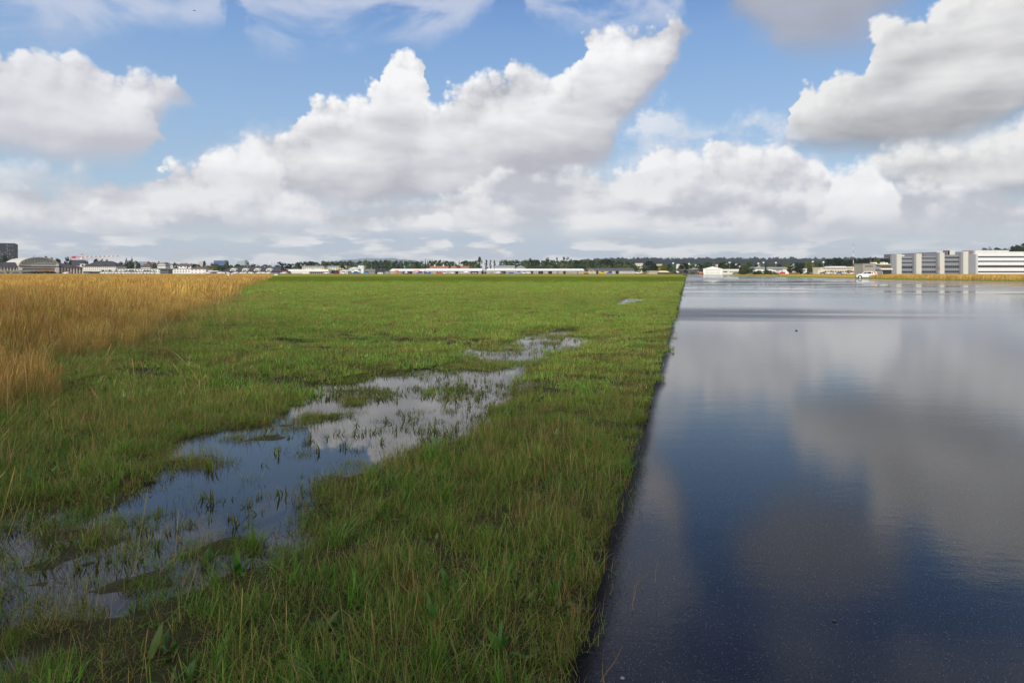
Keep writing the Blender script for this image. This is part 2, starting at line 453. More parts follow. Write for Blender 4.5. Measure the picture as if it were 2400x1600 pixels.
Q = np.stack([idx[:-1, :-1], idx[:-1, 1:], idx[1:, 1:], idx[1:, :-1]], -1).reshape(-1, 4)
me.vertices.add(len(V)); me.vertices.foreach_set('co', V.ravel())
me.loops.add(Q.size); me.loops.foreach_set('vertex_index', Q.ravel())
me.polygons.add(len(Q)); me.polygons.foreach_set('loop_start', np.arange(len(Q)) * 4)
me.polygons.foreach_set('use_smooth', np.ones(len(Q), bool))
me.update(); me.validate()
go = bpy.data.objects.new('ground', me); col.objects.link(go); tag(go, kind='structure')

m = bpy.data.materials.new('meadow_soil'); m.use_nodes = True; nt = m.node_tree; nt.nodes.clear(); N = NT(nt)
tcg = N.node('ShaderNodeTexCoord'); vec = tcg.outputs['Object']
gsp = N.node('ShaderNodeSeparateXYZ'); nt.links.new(vec, gsp.inputs[0])
gxx, gyy, gzz = (S(nt, gsp.outputs[i]) for i in range(3))
n1 = N.noise(vec, 0.05, 5, 0.6); n2 = N.noise(vec, 0.9, 5, 0.65); n3 = N.noise(vec, 14, 3, 0.6)
stretch = N.comb(gxx * 0.012, gyy * 0.06, 0.0); n4 = N.noise(stretch, 1.0, 4, 0.6)
near_c = N.ramp((n2 * 0.6 + n3 * 0.4), [(0.3, (0.020, 0.016, 0.009)), (0.5, (0.040, 0.036, 0.014)), (0.7, (0.045, 0.055, 0.014))])
far_c = N.ramp(n1 * 0.35 + n4 * 0.45 + n2 * 0.2, [(0.36, (0.070, 0.112, 0.012)), (0.48, (0.095, 0.140, 0.014)), (0.58, (0.130, 0.165, 0.020)), (0.68, (0.19, 0.18, 0.03))])
# the tall dry meadow keeps the boundary line of the mown strip
bnd = (gxx * -1.0 - gyy * 0.34 - 3.4)
dry = bnd.ss(-0.5, 1.0)
rgt = (gxx - gyy * 0.06 - 76.0).ss(-1.0, 3.0)
dry_c = N.ramp(n2, [(0.3, (0.16, 0.095, 0.03)), (0.7, (0.26, 0.16, 0.05))])
strip = gyy.ss(215, 260) * (1.0 - gyy.ss(520, 560))  # far band of yellow grass, its sunlit brightness put into the colour
c1 = N.mix(gyy.ss(25, 90), near_c, far_c)
c1 = N.mix(dry.max(rgt) * gyy.ss(20, 60), c1, dry_c)
c1 = N.mix(strip * 0.8 * n4.ss(0.30, 0.55), c1, (0.32, 0.27, 0.07))
gb = N.node('ShaderNodeBsdfPrincipled'); N.put(gb.inputs['Base Color'], c1)
wetg = gzz.ss(-0.03, -0.055)
N.put(gb.inputs['Roughness'], 0.9 - wetg * 0.35); N.put(gb.inputs['Specular IOR Level'], (1.0 - gyy.ss(15, 40)) * 0.12)
bp = N.node('ShaderNodeBump'); bp.inputs['Strength'].default_value = 0.6; bp.inputs['Distance'].default_value = 0.02
N.put(bp.inputs['Height'], n3); nt.links.new(bp.outputs[0], gb.inputs['Normal'])
oo = N.node('ShaderNodeOutputMaterial'); nt.links.new(gb.outputs[0], oo.inputs[0])
me.materials.append(m)

# ---------- puddle water ------------------------------------------------
wm = bpy.data.materials.new('puddle_water'); wm.use_nodes = True; nt = wm.node_tree; nt.nodes.clear(); N = NT(nt)
tcg = N.node('ShaderNodeTexCoord'); vec = tcg.outputs['Object']
b = N.node('ShaderNodeBsdfPrincipled'); b.inputs['Base Color'].default_value = (0.020, 0.017, 0.012, 1)
b.inputs['Roughness'].default_value = 0.0; b.inputs['IOR'].default_value = 1.42
bp = N.node('ShaderNodeBump'); bp.inputs['Strength'].default_value = 0.10; bp.inputs['Distance'].default_value = 0.004
N.put(bp.inputs['Height'], N.noise(vec, 3.0, 3, 0.5)); nt.links.new(bp.outputs[0], b.inputs['Normal'])
oo = N.node('ShaderNodeOutputMaterial'); nt.links.new(b.outputs[0], oo.inputs[0])
wb2 = MB()
wb2.face([(-16, 1.0, WATER), (-0.40, 1.0, WATER), (edge_x(19) - 0.45, 19, WATER), (-16, 19, WATER)])
wo_ = wb2.build('puddle_water', wm, fix=False); tag(wo_, kind='structure')
wb3 = MB(); wb3.face([(4.0, 30, WATER), (edge_x(30) - 0.6, 30, WATER), (edge_x(44) - 0.6, 44, WATER), (4.0, 44, WATER)])
wo3 = wb3.build('far_puddle_water', wm, fix=False); tag(wo3, kind='structure')

# ---------- wet runway ----------------------------------------------------
def wpx(px, py): v = ground(px, py); return (v.x, v.y)
left = []
y = -3.0
while y < 150:
    left.append((edge_x(y) + 0.03 * vnoise(np.array([y * 1.3]), np.array([0.0]), 1.0, 4)[0] + 0.02 * vnoise(np.array([y * 6.0]), np.array([3.0]), 1.0, 8)[0], y)); y += 0.12 if y < 15 else 0.6
tip = wpx(1611, 646.8)
outer = [tip, wpx(1597, 643.3), wpx(1722, 643.3), wpx(1705, 645.3), wpx(1785, 646.8), wpx(1900, 649.3), wpx(2100, 653.6), wpx(2400, 659.2), (93, 60), (80, -3)]
poly = left + outer
rb = MB()
from mathutils.geometry import tessellate_polygon
tri = tessellate_polygon([[Vector((x, y, 0)) for x, y in poly]])
rb.v = [(x, y, 0.0) for x, y in poly] + [(x, y, -0.11) for x, y in poly]
rb.f = [tuple(t) for t in tri]; rb.m = [0] * len(tri)
k = len(poly)
for i in range(k):
    j = (i + 1) % k; rb.f.append((i, j, k + j, k + i)); rb.m.append(0)
rm = bpy.data.materials.new('wet_asphalt'); rm.use_nodes = True; nt = rm.node_tree; nt.nodes.clear(); N = NT(nt)
tcg = N.node('ShaderNodeTexCoord'); vec = tcg.outputs['Object']
sp_ = N.node('ShaderNodeSeparateXYZ'); nt.links.new(vec, sp_.inputs[0])
X_, Y_, Z_ = (S(nt, sp_.outputs[i]) for i in range(3))
e_ = X_ - (Y_ - EY) * ED - EX
# low spots hold standing water, low swells between them run off and stay only damp
strv = N.comb(X_ * 0.10 + Y_ * 0.02, Y_ * 0.42, 0.0)
big = N.noise(strv, 0.62, 4, 0.55, 0.4, dims='2D')
pool = N.noise(N.comb(X_ * 0.03, Y_ * 0.16, 4.0), 1.0, 4, 0.6, 0.3)
band = (Y_ + X_ * 0.10 + (big - 0.5) * 5.0)
drier = band.ss(23.0, 25.5) * (1.0 - band.ss(28.5, 34.0)) * (1.0 - (X_ - Y_ * 0.2).ss(3.0, 14.0) * 0.8)
drier = (drier * big.ss(0.3, 0.5)).max(((Y_ - 40.0).ss(0.0, 10.0)) * big.ss(0.60, 0.70) * 0.5)
grain = N.noise(vec, 260, 2, 0.7); grain2 = N.noise(vec, 42, 3, 0.6)
rip = N.noise(N.comb(X_ * 1.0, Y_ * 2.2, 0.0), 1.2, 4, 0.5)
rip2 = N.noise(N.comb(X_ * 5.0, Y_ * 9.0, 7.0), 1.6, 3, 0.55)
edge = (1.0 - (e_ + (big - 0.5) * 0.2 + (grain2 - 0.5) * 0.12 + (grain - 0.5) * 0.10).ss(0.02, 0.17))
spk = N.vor(vec, 150, 0, out='Distance'); spr = N.node('ShaderNodeTexVoronoi'); spr.inputs['Scale'].default_value = 150; nt.links.new(vec, spr.inputs['Vector'])
spsep = N.node('ShaderNodeSeparateColor'); nt.links.new(spr.outputs['Color'], spsep.inputs[0])
dot = (1.0 - spk.ss(0.06, 0.30)) * S(nt, spsep.outputs[0]).ss(0.86, 0.88)
basec = N.mix(grain.ss(0.3, 0.7), (0.002, 0.002, 0.0025), (0.028, 0.026, 0.028))
basec = N.mix(drier * 0.6, basec, (0.05, 0.046, 0.05))
basec = N.mix(edge * 0.85, basec, (0.006, 0.0055, 0.005))
basec = N.mix(dot * (1.0 - edge) * 0.9, basec, (0.62, 0.60, 0.55))
rb_ = N.node('ShaderNodeBsdfPrincipled'); N.put(rb_.inputs['Base Color'], basec)
pooled = pool.ss(0.50, 0.58) * Y_.ss(35, 60)
rough = 0.018 + (grain - 0.5) * 0.03 + (big - 0.5) * 0.05 + (1.0 - pool.ss(0.47, 0.56)) * Y_.ss(32, 75) * 0.13 + drier * 0.30 + edge * 0.35 - pooled * 0.06
N.put(rb_.inputs['Roughness'], rough.max(0.012)); rb_.inputs['IOR'].default_value = 1.37
N.put(rb_.inputs['Specular IOR Level'], (0.5 - edge * 0.47 - drier * 0.15) * (0.40 + N.noise(vec, 105, 3, 0.85).ss(0.34, 0.66) * 0.95))
bp = N.node('ShaderNodeBump'); bp.inputs['Distance'].default_value = 0.004
N.put(bp.inputs['Strength'], (0.16 + (1.0 - pool.ss(0.47, 0.56)) * Y_.ss(32, 75) * 0.5 + edge * 0.25 + drier * 0.35 - pooled * 0.14).max(0.0))
N.put(bp.inputs['Height'], grain * (0.10 + (1.0 - Y_.ss(4, 14)) * 0.03) + grain2 * 0.5 + rip * 2.0 + rip2 * 0.85); nt.links.new(bp.outputs[0], rb_.inputs['Normal'])
oo = N.node('ShaderNodeOutputMaterial'); nt.links.new(rb_.outputs[0], oo.inputs[0])
ro = rb.build('runway', rm); tag(ro, kind='structure')
# ---------- grass and weeds -------------------------------------------------
def leaf_material(name, transl=0.35, rough=0.6, wet=0.25):
    m = bpy.data.materials.new(name); m.use_nodes = True; nt = m.node_tree; nt.nodes.clear(); N = NT(nt)
    at = N.node('ShaderNodeAttribute', attribute_name='tint')
    oi = N.node('ShaderNodeObjectInfo')
    pos = N.node('ShaderNodeNewGeometry')
    big = N.noise(pos.outputs['Position'], 0.45, 4, 0.6)
    rnd = S(nt, oi.outputs['Random'])
    hs = N.node('ShaderNodeHueSaturation')
    N.put(hs.inputs['Hue'], 0.5 + (rnd - 0.5) * 0.03 - (big - 0.5) * 0.05)
    N.put(hs.inputs['Value'], 1.32 + rnd * 0.45 + (big - 0.5) * 1.1)
    pt = N.noise(pos.outputs['Position'], 0.16, 3, 0.6); pt2 = N.noise(pos.outputs['Position'], 1.7, 3, 0.6)
    tired = N.mix((pt * 0.5 + pt2 * 0.5).ss(0.50, 0.66) * 0.38, at.outputs['Color'], (0.20, 0.16, 0.045))
    nt.links.new(tired, hs.inputs['Color'])
    d = N.node('ShaderNodeBsdfPrincipled'); nt.links.new(hs.outputs[0], d.inputs['Base Color'])
    d.inputs['Roughness'].default_value = rough; d.inputs['Specular IOR Level'].default_value = wet
    t = N.node('ShaderNodeBsdfTranslucent'); nt.links.new(hs.outputs[0], t.inputs['Color'])
    mx = N.node('ShaderNodeMixShader'); mx.inputs[0].default_value = transl
    nt.links.new(d.outputs[0], mx.inputs[1]); nt.links.new(t.outputs[0], mx.inputs[2])
    o = N.node('ShaderNodeOutputMaterial'); nt.links.new(mx.outputs[0], o.inputs[0])
    return m
grass_mat = leaf_material('grass_blades')
dry_mat = leaf_material('dry_grass', 0.25, 0.8, 0.1)
weed_mat = leaf_material('weed_leaves', 0.3, 0.45, 0.4)

def pick(cols, n):
    c = np.array([q[1:] for q in cols], float); w_ = np.array([q[0] for q in cols], float); w_ /= w_.sum()
    c = c[rng.choice(len(cols), n, p=w_)]
    return c * rng.uniform(0.75, 1.25, (n, 1)) * rng.uniform(0.92, 1.08, (n, 3))

def blades(n, rad, lmin, lmax, wid, cols, lean=0.5, curl=0.7, seg=3, square=False, base_dark=0.75, tipw=0.15, z0=-0.02, shape=None):
    "arrays of verts, quads, colours for n curved tapering blades"
    if square: bx = rng.uniform(-rad, rad, n); by = rng.uniform(-rad, rad, n)
    else:
        r = rad * np.sqrt(rng.random(n)); a = rng.random(n) * 2 * math.pi; bx = r * np.cos(a); by = r * np.sin(a)
    L = rng.uniform(lmin, lmax, n); th = rng.random(n) * 2 * math.pi
    ln = np.abs(rng.normal(0, lean, n)); cu = np.abs(rng.normal(0, curl, n))
    face = th + math.pi / 2 + rng.normal(0, 0.5, n)
    W2 = wid * rng.uniform(0.6, 1.3, n) / 2
    pts = []; x = bx.copy(); y = by.copy(); z = np.full(n, z0)
    ang = ln.copy()
    sh = shape or (lambda t: (1 - t) ** 0.7 * (1 - tipw) + tipw)
    for k in range(seg + 1):
        t = k / seg
        wk = W2 * max(sh(t), 0.04)
        ox = np.cos(face) * wk; oy = np.sin(face) * wk
        pts.append(np.stack([np.stack([x - ox, y - oy, z], 1), np.stack([x + ox, y + oy, z], 1)], 1))
        ds = L / seg
        x = x + np.cos(th) * np.sin(ang) * ds; y = y + np.sin(th) * np.sin(ang) * ds; z = z + np.cos(ang) * ds
        ang = np.minimum(ang + cu / seg, 2.3)
    P = np.stack(pts, 1)                       # n, seg+1, 2, 3
    V = P.reshape(-1, 3)
    per = (seg + 1) * 2
    q = []
    for k in range(seg): q.append([2 * k, 2 * k + 1, 2 * k + 3, 2 * k + 2])
    Q = (np.arange(n)[:, None, None] * per + np.array(q)[None]).reshape(-1, 4)
    c = pick(cols, n)
    return V, Q, np.repeat(c, per, 0)
def join(parts):
    V, Q, Cc = [], [], []; o = 0
    for v, q, c in parts:
        V.append(v); Q.append(q + o); Cc.append(c); o += len(v)
    return np.concatenate(V), np.concatenate(Q), np.concatenate(Cc)
def np_mesh(name, data, mat_, link=False):
    V, Q, Cc = data
    me = bpy.data.meshes.new(name)
    me.vertices.add(len(V)); me.vertices.foreach_set('co', np.ascontiguousarray(V, dtype=np.float32).ravel())
    me.loops.add(Q.size); me.loops.foreach_set('vertex_index', np.ascontiguousarray(Q, dtype=np.int32).ravel())
    me.polygons.add(len(Q)); me.polygons.foreach_set('loop_start', np.arange(len(Q), dtype=np.int32) * 4)
    me.polygons.foreach_set('use_smooth', np.ones(len(Q), bool))
    at = me.attributes.new('tint', 'FLOAT_COLOR', 'POINT')
    at.data.foreach_set('color', np.concatenate([Cc, np.ones((len(Cc), 1))], 1).astype(np.float32).ravel())
    me.update(); me.validate(); me.materials.append(mat_)
    o = bpy.data.objects.new(name, me)
    if link: col.objects.link(o)
    return o

GREEN = [(5, .086, .164, .016), (4, .112, .190, .022), (2, .150, .205, .032), (2, .150, .135, .040), (1, .220, .165, .065)]
LUSH = [(5, .080, .155, .018), (4, .105, .185, .024), (1, .150, .200, .040)]
BROWN = [(3, .125, .125, .026), (3, .150, .115, .038), (3, .100, .120, .022), (2, .210, .150, .065)]
STRAW = [(4, .34, .24, .085), (4, .28, .19, .06), (2, .40, .30, .13), (1, .18, .16, .045)]
RUST = [(4, .38, .22, .052), (4, .44, .28, .080), (2, .26, .155, .04), (3, .48, .35, .13), (1, .20, .17, .04)]

def proto(colname, objs):
    c = bpy.data.collections.new(colname)
    for o in objs: c.objects.link(o)
    return c
def leafy(n, rad, lmin, lmax, wid, cols):
    return blades(n, rad, lmin, lmax, wid, cols, lean=0.55, curl=0.9, seg=4, shape=lambda t: (0.25 + 2.6 * t * (1 - t) + 0.1) * (1 - t ** 6) + 0.02)
near_turf = []
for i, (cs, lo, hi, ln) in enumerate([(GREEN, .05, .13, .6), (GREEN, .06, .17, .5), (LUSH, .07, .19, .5), (BROWN, .04, .12, .9), (LUSH, .05, .15, .7), (GREEN, .05, .12, .8)]):
    near_turf.append(np_mesh('turf_patch', join([
        blades(190, .18, lo * .75, hi * .72, .0036, cs, lean=ln + .35, curl=1.3), blades(70, .18, .03, .08, .0036, BROWN, lean=1.3, curl=.5),
        blades(16, .17, .08, .2, .0022, STRAW, lean=1.25, curl=.3), blades(10, .15, .08, .15, .006, cs, lean=.7, curl=1.5, seg=4)]), grass_mat))
near_col = proto('near_turf_kinds', near_turf)
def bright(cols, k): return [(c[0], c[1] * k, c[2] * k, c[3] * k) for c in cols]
mid_turf = []
for i, (cs, lo, hi) in enumerate([(GREEN, .06, .16), (GREEN, .05, .13), (LUSH, .08, .18), (BROWN, .05, .12), (LUSH, .06, .15)]):
    mid_turf.append(np_mesh('turf_patch', join([
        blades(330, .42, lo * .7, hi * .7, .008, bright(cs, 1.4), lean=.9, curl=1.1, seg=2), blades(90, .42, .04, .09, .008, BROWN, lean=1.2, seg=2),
        blades(12, .4, .1, .16, .006, STRAW, lean=.8, seg=2)]), grass_mat))
mid_col = proto('mid_turf_kinds', mid_turf)
far_turf = []
for i, (cs, lo, hi) in enumerate([(GREEN, .08, .17), (GREEN, .08, .19), (BROWN, .08, .15)]):
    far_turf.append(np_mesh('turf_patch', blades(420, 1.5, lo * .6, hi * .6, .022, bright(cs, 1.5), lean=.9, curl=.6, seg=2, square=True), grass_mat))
far_col = proto('far_turf_kinds', far_turf)
herb = [np_mesh('herb_tuft', leafy(9, .07, .07, .15, .026, [(3, .045, .11, .018), (2, .06, .13, .02), (1, .10, .12, .03)]), weed_mat) for i in range(3)]
herb += [np_mesh('herb_tuft', leafy(26, .14, .03, .06, .016, [(3, .05, .11, .018), (1, .09, .11, .025), (1, .12, .08, .03)]), weed_mat) for i in range(2)]
herb += [np_mesh('herb_tuft', blades(30, .05, .16, .34, .009, LUSH, lean=.35, curl=1.5, seg=5), grass_mat) for i in range(2)]
herb_col = proto('herb_kinds', herb)
# sparse growth standing in the puddle
EM = [(3, .075, .125, .02), (2, .11, .105, .025), (2, .09, .06, .02), (1, .05, .08, .015)]
emer = []
for i in range(3):
    emer.append(np_mesh('water_weed', join([leafy(6, .06, .05, .12, .014, EM), blades(14, .12, .04, .13, .0035, EM, lean=.8, curl=.8)]), weed_mat))
for i in range(3):
    emer.append(np_mesh('water_weed', join([blades(16, .16, .05, .12, .004, EM, lean=.9, curl=.5), blades(22, .17, .02, .05, .007, EM + [(3, .10, .055, .02)], lean=1.3, curl=.4)]), weed_mat))
emer_col = proto('water_weed_kinds', emer)
def seeded(n, rad, lo, hi, w_, wh, cols, sq=False, lean=.13, z0=-.02):
    "dry stems that carry a feathery head in their top quarter"
    return blades(n, rad, lo, hi, w_, cols, lean=lean, curl=.35, seg=6, square=sq, z0=z0,
                  shape=lambda t: 1.0 if t < .72 else (wh / w_) * (0.35 + 0.9 * (1 - abs(t - .86) / .16)) )
tall = []
for i in range(4):
    tall.append(np_mesh('tall_grass_tuft', join([
        seeded(50, .28, .62, 1.0, .0030, .009, RUST), seeded(46, .28, .5, .95, .0028, .007, STRAW, lean=.3),
        blades(60, .28, .25, .6, .005, RUST + [(3, .12, .12, .03)], lean=.4, curl=.8, seg=4),
        blades(40, .28, .12, .35, .006, GREEN + BROWN, lean=.5, curl=.9)]), dry_mat))
tall_col = proto('tall_grass_kinds', tall)
tallm = []
for i in range(3):
    tallm.append(np_mesh('tall_grass_tuft', join([
        seeded(90, .6, .62, 1.0, .008, .020, RUST, True), blades(70, .6, .3, .65, .016, RUST, lean=.3, curl=.7, seg=3, square=True),
        blades(30, .6, .2, .4, .016, GREEN, lean=.4, square=True, seg=2)]), dry_mat))
tallm_col = proto('tall_grass_mid_kinds', tallm)
tallf = []
for i in range(3):
    tallf.append(np_mesh('tall_grass_tuft', join([
        blades(240, 2.2, .55, 1.0, .06, RUST, lean=.12, curl=.3, seg=2, square=True, tipw=.6),
        blades(60, 2.2, .25, .5, .06, GREEN, lean=.2, curl=.3, seg=2, square=True)]), dry_mat))
tallf_col = proto('tall_grass_far_kinds', tallf)
strawp = [np_mesh('straw_tuft', join([blades(60, .3, .2, .5, .0035, STRAW + BROWN, lean=1.0, curl=1.0, seg=4), seeded(6, .2, .4, .75, .0028, .007, STRAW, lean=.5)]), dry_mat) for i in range(3)]
straw_col = proto('straw_kinds', strawp)
stalk = [np_mesh('dry_stalks', join([seeded(3, .15, .2, .40, .0026, .005, STRAW, lean=.5), blades(5, .12, .12, .26, .004, [(1, .30, .16, .04), (1, .22, .17, .05)], lean=.8, curl=.6, seg=4)]), dry_mat) for i in range(3)]
stalk_col = proto('stalk_kinds', stalk)

def scatter(name, X, Y, Z, scl, coll, tilt=0.12, squash=None):
    n = len(X)
    me = bpy.data.meshes.new(name)
    me.vertices.add(n)
    me.vertices.foreach_set('co', np.stack([X, Y, Z], 1).astype(np.float32).ravel())
    a = me.attributes.new('rot', 'FLOAT_VECTOR', 'POINT')
    rt = np.stack([rng.normal(0, tilt, n), rng.normal(0, tilt, n), rng.random(n) * 6.283], 1)
    a.data.foreach_set('vector', rt.astype(np.float32).ravel())
    a = me.attributes.new('scl', 'FLOAT_VECTOR', 'POINT')
    s3 = np.stack([scl, scl, scl * (rng.uniform(.75, 1.25, n) if squash is None else squash)], 1)
    a.data.foreach_set('vector', s3.astype(np.float32).ravel())
    me.update()
    o = bpy.data.objects.new(name, me); col.objects.link(o)
    g = bpy.data.node_groups.new(name + '_scatter', 'GeometryNodeTree')
    g.interface.new_socket('Geometry', in_out='INPUT', socket_type='NodeSocketGeometry')
    g.interface.new_socket('Geometry', in_out='OUTPUT', socket_type='NodeSocketGeometry')
    gi = g.nodes.new('NodeGroupInput'); gq = g.nodes.new('NodeGroupOutput')
    ip = g.nodes.new('GeometryNodeInstanceOnPoints'); ci = g.nodes.new('GeometryNodeCollectionInfo')
    ci.inputs['Collection'].default_value = coll; ci.inputs['Separate Children'].default_value = True; ci.inputs['Reset Children'].default_value = True
    ip.inputs['Pick Instance'].default_value = True
    rv = g.nodes.new('FunctionNodeRandomValue'); rv.data_type = 'INT'
    for s_ in rv.inputs:
        if s_.type == 'INT' and s_.name == 'Max': s_.default_value = 97
    def attr(nm):
        q = g.nodes.new('GeometryNodeInputNamedAttribute'); q.data_type = 'FLOAT_VECTOR'; q.inputs[0].default_value = nm; return q.outputs[0]
    L = g.links.new
    L(gi.outputs[0], ip.inputs['Points']); L(ci.outputs[0], ip.inputs['Instance'])
    L([x for x in rv.outputs if x.type == 'INT'][0], ip.inputs['Instance Index'])
    er = g.nodes.new('FunctionNodeEulerToRotation'); L(attr('rot'), er.inputs[0]); L(er.outputs[0], ip.inputs['Rotation'])
    L(attr('scl'), ip.inputs['Scale']); L(ip.outputs[0], gq.inputs[0])
    md = o.modifiers.new('scatter', 'NODES'); md.node_group = g
    tag(o, kind='stuff')
    return o

def field(d0, d1, dens, over=1.08):
    "random points in the visible wedge between forward distances d0 and d1"
    wide = 1.08 * 0.75
    area = (d1 * d1 - d0 * d0) * wide
    n = int(area * dens)
    y = np.sqrt(rng.uniform(d0 * d0, d1 * d1, n)); x = rng.uniform(-1, 1, n) * (y * wide + 0.6)
    return x, y
def bline(y): return -3.4 - 0.34 * y + 0.35 * np.sin(y * 0.9) + 0.25 * np.sin(y * 2.3)   # edge of the tall dry meadow
def keep(mask, *a): return [q[mask] for q in a]

# mown grass, three ranges
for nm, d0, d1, dens, coll, s0 in (('grass', 0.9, 9.0, 62, near_col, 1.0), ('grass', 8.5, 46, 9.0, mid_col, 1.0), ('grass', 44, 95, 1.3, far_col, 1.0)):
    x, y = field(d0, d1, dens)
    h, m_, e_ = height(x, y)
    if d1 > 60: h = np.full_like(x, -0.03)
    rag = fbm(x, y, 2.5, 31, 3) * 0.16
    p = rng.random(len(x))
    thin = fbm(x, y, 0.35, 77, 3)
    km = (e_ < 0.03 - rag * 1.5 - (1.9 if d1 > 60 else 0.22 if d1 > 20 else 0)) & (x > bline(y) - 1.2)
    shallow = (h > WATER - 0.004) | ((choke(x, y) > .3) & (p < .88) & ((fbm(x, y * 1.5, 2.6, 41, 3) > -.13) | (h > WATER - .03)))
    km &= shallow | (p < 0.02)
    x, y, h, m_, p = keep(km, x, y, h, m_, p)
    sc_ = s0 * (0.85 + 0.45 * fbm(x, y, 0.5, 61, 3) + 0.25 * rng.random(len(x))) * np.clip(1.0 - 0.18 * m_, .4, 1)
    h = np.maximum(h, WATER - 0.012)
    if d1 < 10: sc_ = sc_ * np.where((m_ > .3) & (choke(x, y) > .3), .85, 1.0)
    if d1 < 10: sc_ = sc_ * (1.12 - 0.02 * y)
    scatter(nm, x, y, h, sc_, coll)
n = 2600; y = rng.uniform(44, 110, n); x = edge_x(y) - rng.uniform(.45, 2.6, n)      # the verge along the far asphalt
scatter('grass', x, y, np.full_like(x, -0.03), rng.uniform(.8, 1.1, n), mid_col)
# herbs among the grass
mat_col = proto('matted_kinds', [np_mesh('matted_grass', join([blades(120, .2, .04, .12, .0036, BROWN, lean=1.2, curl=.8), blades(30, .2, .05, .12, .0036, GREEN, lean=.8)]), grass_mat) for i in range(3)])
x, y = field(1.2, 20, 34); h, m_, e_ = height(x, y)
km = (e_ < -0.15) & (h > WATER - 0.004) & ((m_ > 0.01) | (e_ > -.4) | (fbm(x, y, .45, 55, 3) > .26)) & (x > bline(y) - .5)
x, y, h = keep(km, x, y, h); scatter('matted_grass', x, y, h, rng.uniform(.8, 1.3, len(x)), mat_col)
x, y = field(1.0, 12, 13.0); h, m_, e_ = height(x, y)
km = (e_ < -0.2) & (h > WATER - 0.012) & (x > bline(y)) & (fbm(x, y, 0.8, 91, 3) > -0.12)
x, y, h = keep(km, x, y, h); scatter('herbs', x, y, h, rng.uniform(.5, 1.0, len(x)), herb_col)
# growth in the puddle: dense at its rim and in drifts, open in its middle
x, y = field(1.2, 19, 95); h, m_, e_ = height(x, y)
dr = fbm(x, y * 1.6, 0.75, 13, 4)
pr = np.clip((dr + 0.05) * 4.0, 0, 1) * 0.85 + np.clip((0.99 - m_) * 1.4, 0, 1) * 0.8 + 0.05
pr = np.maximum(pr, np.where(choke(x, y) > .2, 0.95, 0))           # the near shallows are choked with weed
pr = np.maximum(pr, np.where((x - 0.2 > -0.33 * (y - 2.6) + 0.6) & (y > 5) & (dr > -.12), 0.5, 0))
pr = np.maximum(pr, np.where((x / y > -.17) & (y > 5) & (y < 9.6) & (fbm(x, y, 1.5, 88, 3) > -.18), .75, 0))
pr = pr * np.where((y > 10) & (m_ > .5), .4, 1.0)
km = (m_ > 0.05) & (h < WATER + 0.01) & (rng.random(len(x)) < pr * np.clip(y / 6.5, .5, 1.0)) & (e_ < -0.3)
x, y, h = keep(km, x, y, h); h = np.maximum(h, WATER - 0.012) + 0.012
scatter('water_weed', x, y, h, rng.uniform(.45, 1.05, len(x)), emer_col)
# tall dry meadow on the left, straw along its rim
x, y = field(4, 36, 9.0); km = x < bline(y) - 0.1; x, y = keep(km, x, y)
inn = np.clip((bline(y) - x) / 3.2, 0.0, 1)
scatter('tall_grass', x, y, np.full_like(x, -0.03), (0.42 + 0.55 * inn) * rng.uniform(.9, 1.08, len(x)), tall_col, 0.06)
x, y = field(34, 110, 1.6); km = x < bline(y) - 0.1; x, y = keep(km, x, y)
scatter('tall_grass', x, y, np.full_like(x, -0.03), rng.uniform(.85, 1.05, len(x)), tallm_col, 0.03)
x, y = field(105, 420, 0.085); km = (x < bline(y) - 1) & (y < 330); x, y = keep(km, x, y)
scatter('tall_grass', x, y, np.full_like(x, -0.03), rng.uniform(.75, 1.0, len(x)), tallf_col, 0.0, np.full(len(x), .95))
x, y = field(3, 45, 5.0); d_ = x - bline(y); km = (d_ < 2.6) & (d_ > -1.8) & (rng.random(len(x)) < np.exp(-np.abs(d_ - .1) * 1.1)); x, y = keep(km, x, y)
scatter('straw', x, y, np.full_like(x, -0.03), rng.uniform(.7, 1.2, len(x)), straw_col, 0.15)
# tall grass beyond the far right side of the runway
def rightline(y): return 84.6 + np.interp(y, [90, 116, 150, 205, 256, 330], [3.5, 2.6, 0.4, 5.5, 9.0, 13.0])
n = 5200; y = rng.uniform(100, 300, n); x = rightline(y) + 1.6 + rng.exponential(14, n) 
scl = np.where(y < 165, 1.0, 0.62) * rng.uniform(.8, 1.1, n)
km = (x / y < .82); x, y, scl = keep(km, x, y, scl)
scatter('tall_grass', x, y, np.full_like(x, -0.05), scl, tallf_col, 0.0, scl)
n = 2600; y = rng.uniform(95, 300, n); x = rightline(y) + rng.uniform(1.7, 4.5, n)
scatter('grass', x, y, np.full_like(x, -0.04), rng.uniform(2.0, 3.6, n), far_col, 0.0)
# seed stalks standing over the near grass
x, y = field(1.15, 6.5, 3.5); h, m_, e_ = height(x, y)
km = (e_ < -0.22) & (h > WATER) & (rng.random(len(x)) < np.clip(1.6 - y * .3, .1, 1)); x, y, h = keep(km, x, y, h)
scatter('dry_stalks', x, y, h, rng.uniform(.6, 1.1, len(x)), stalk_col, .15)
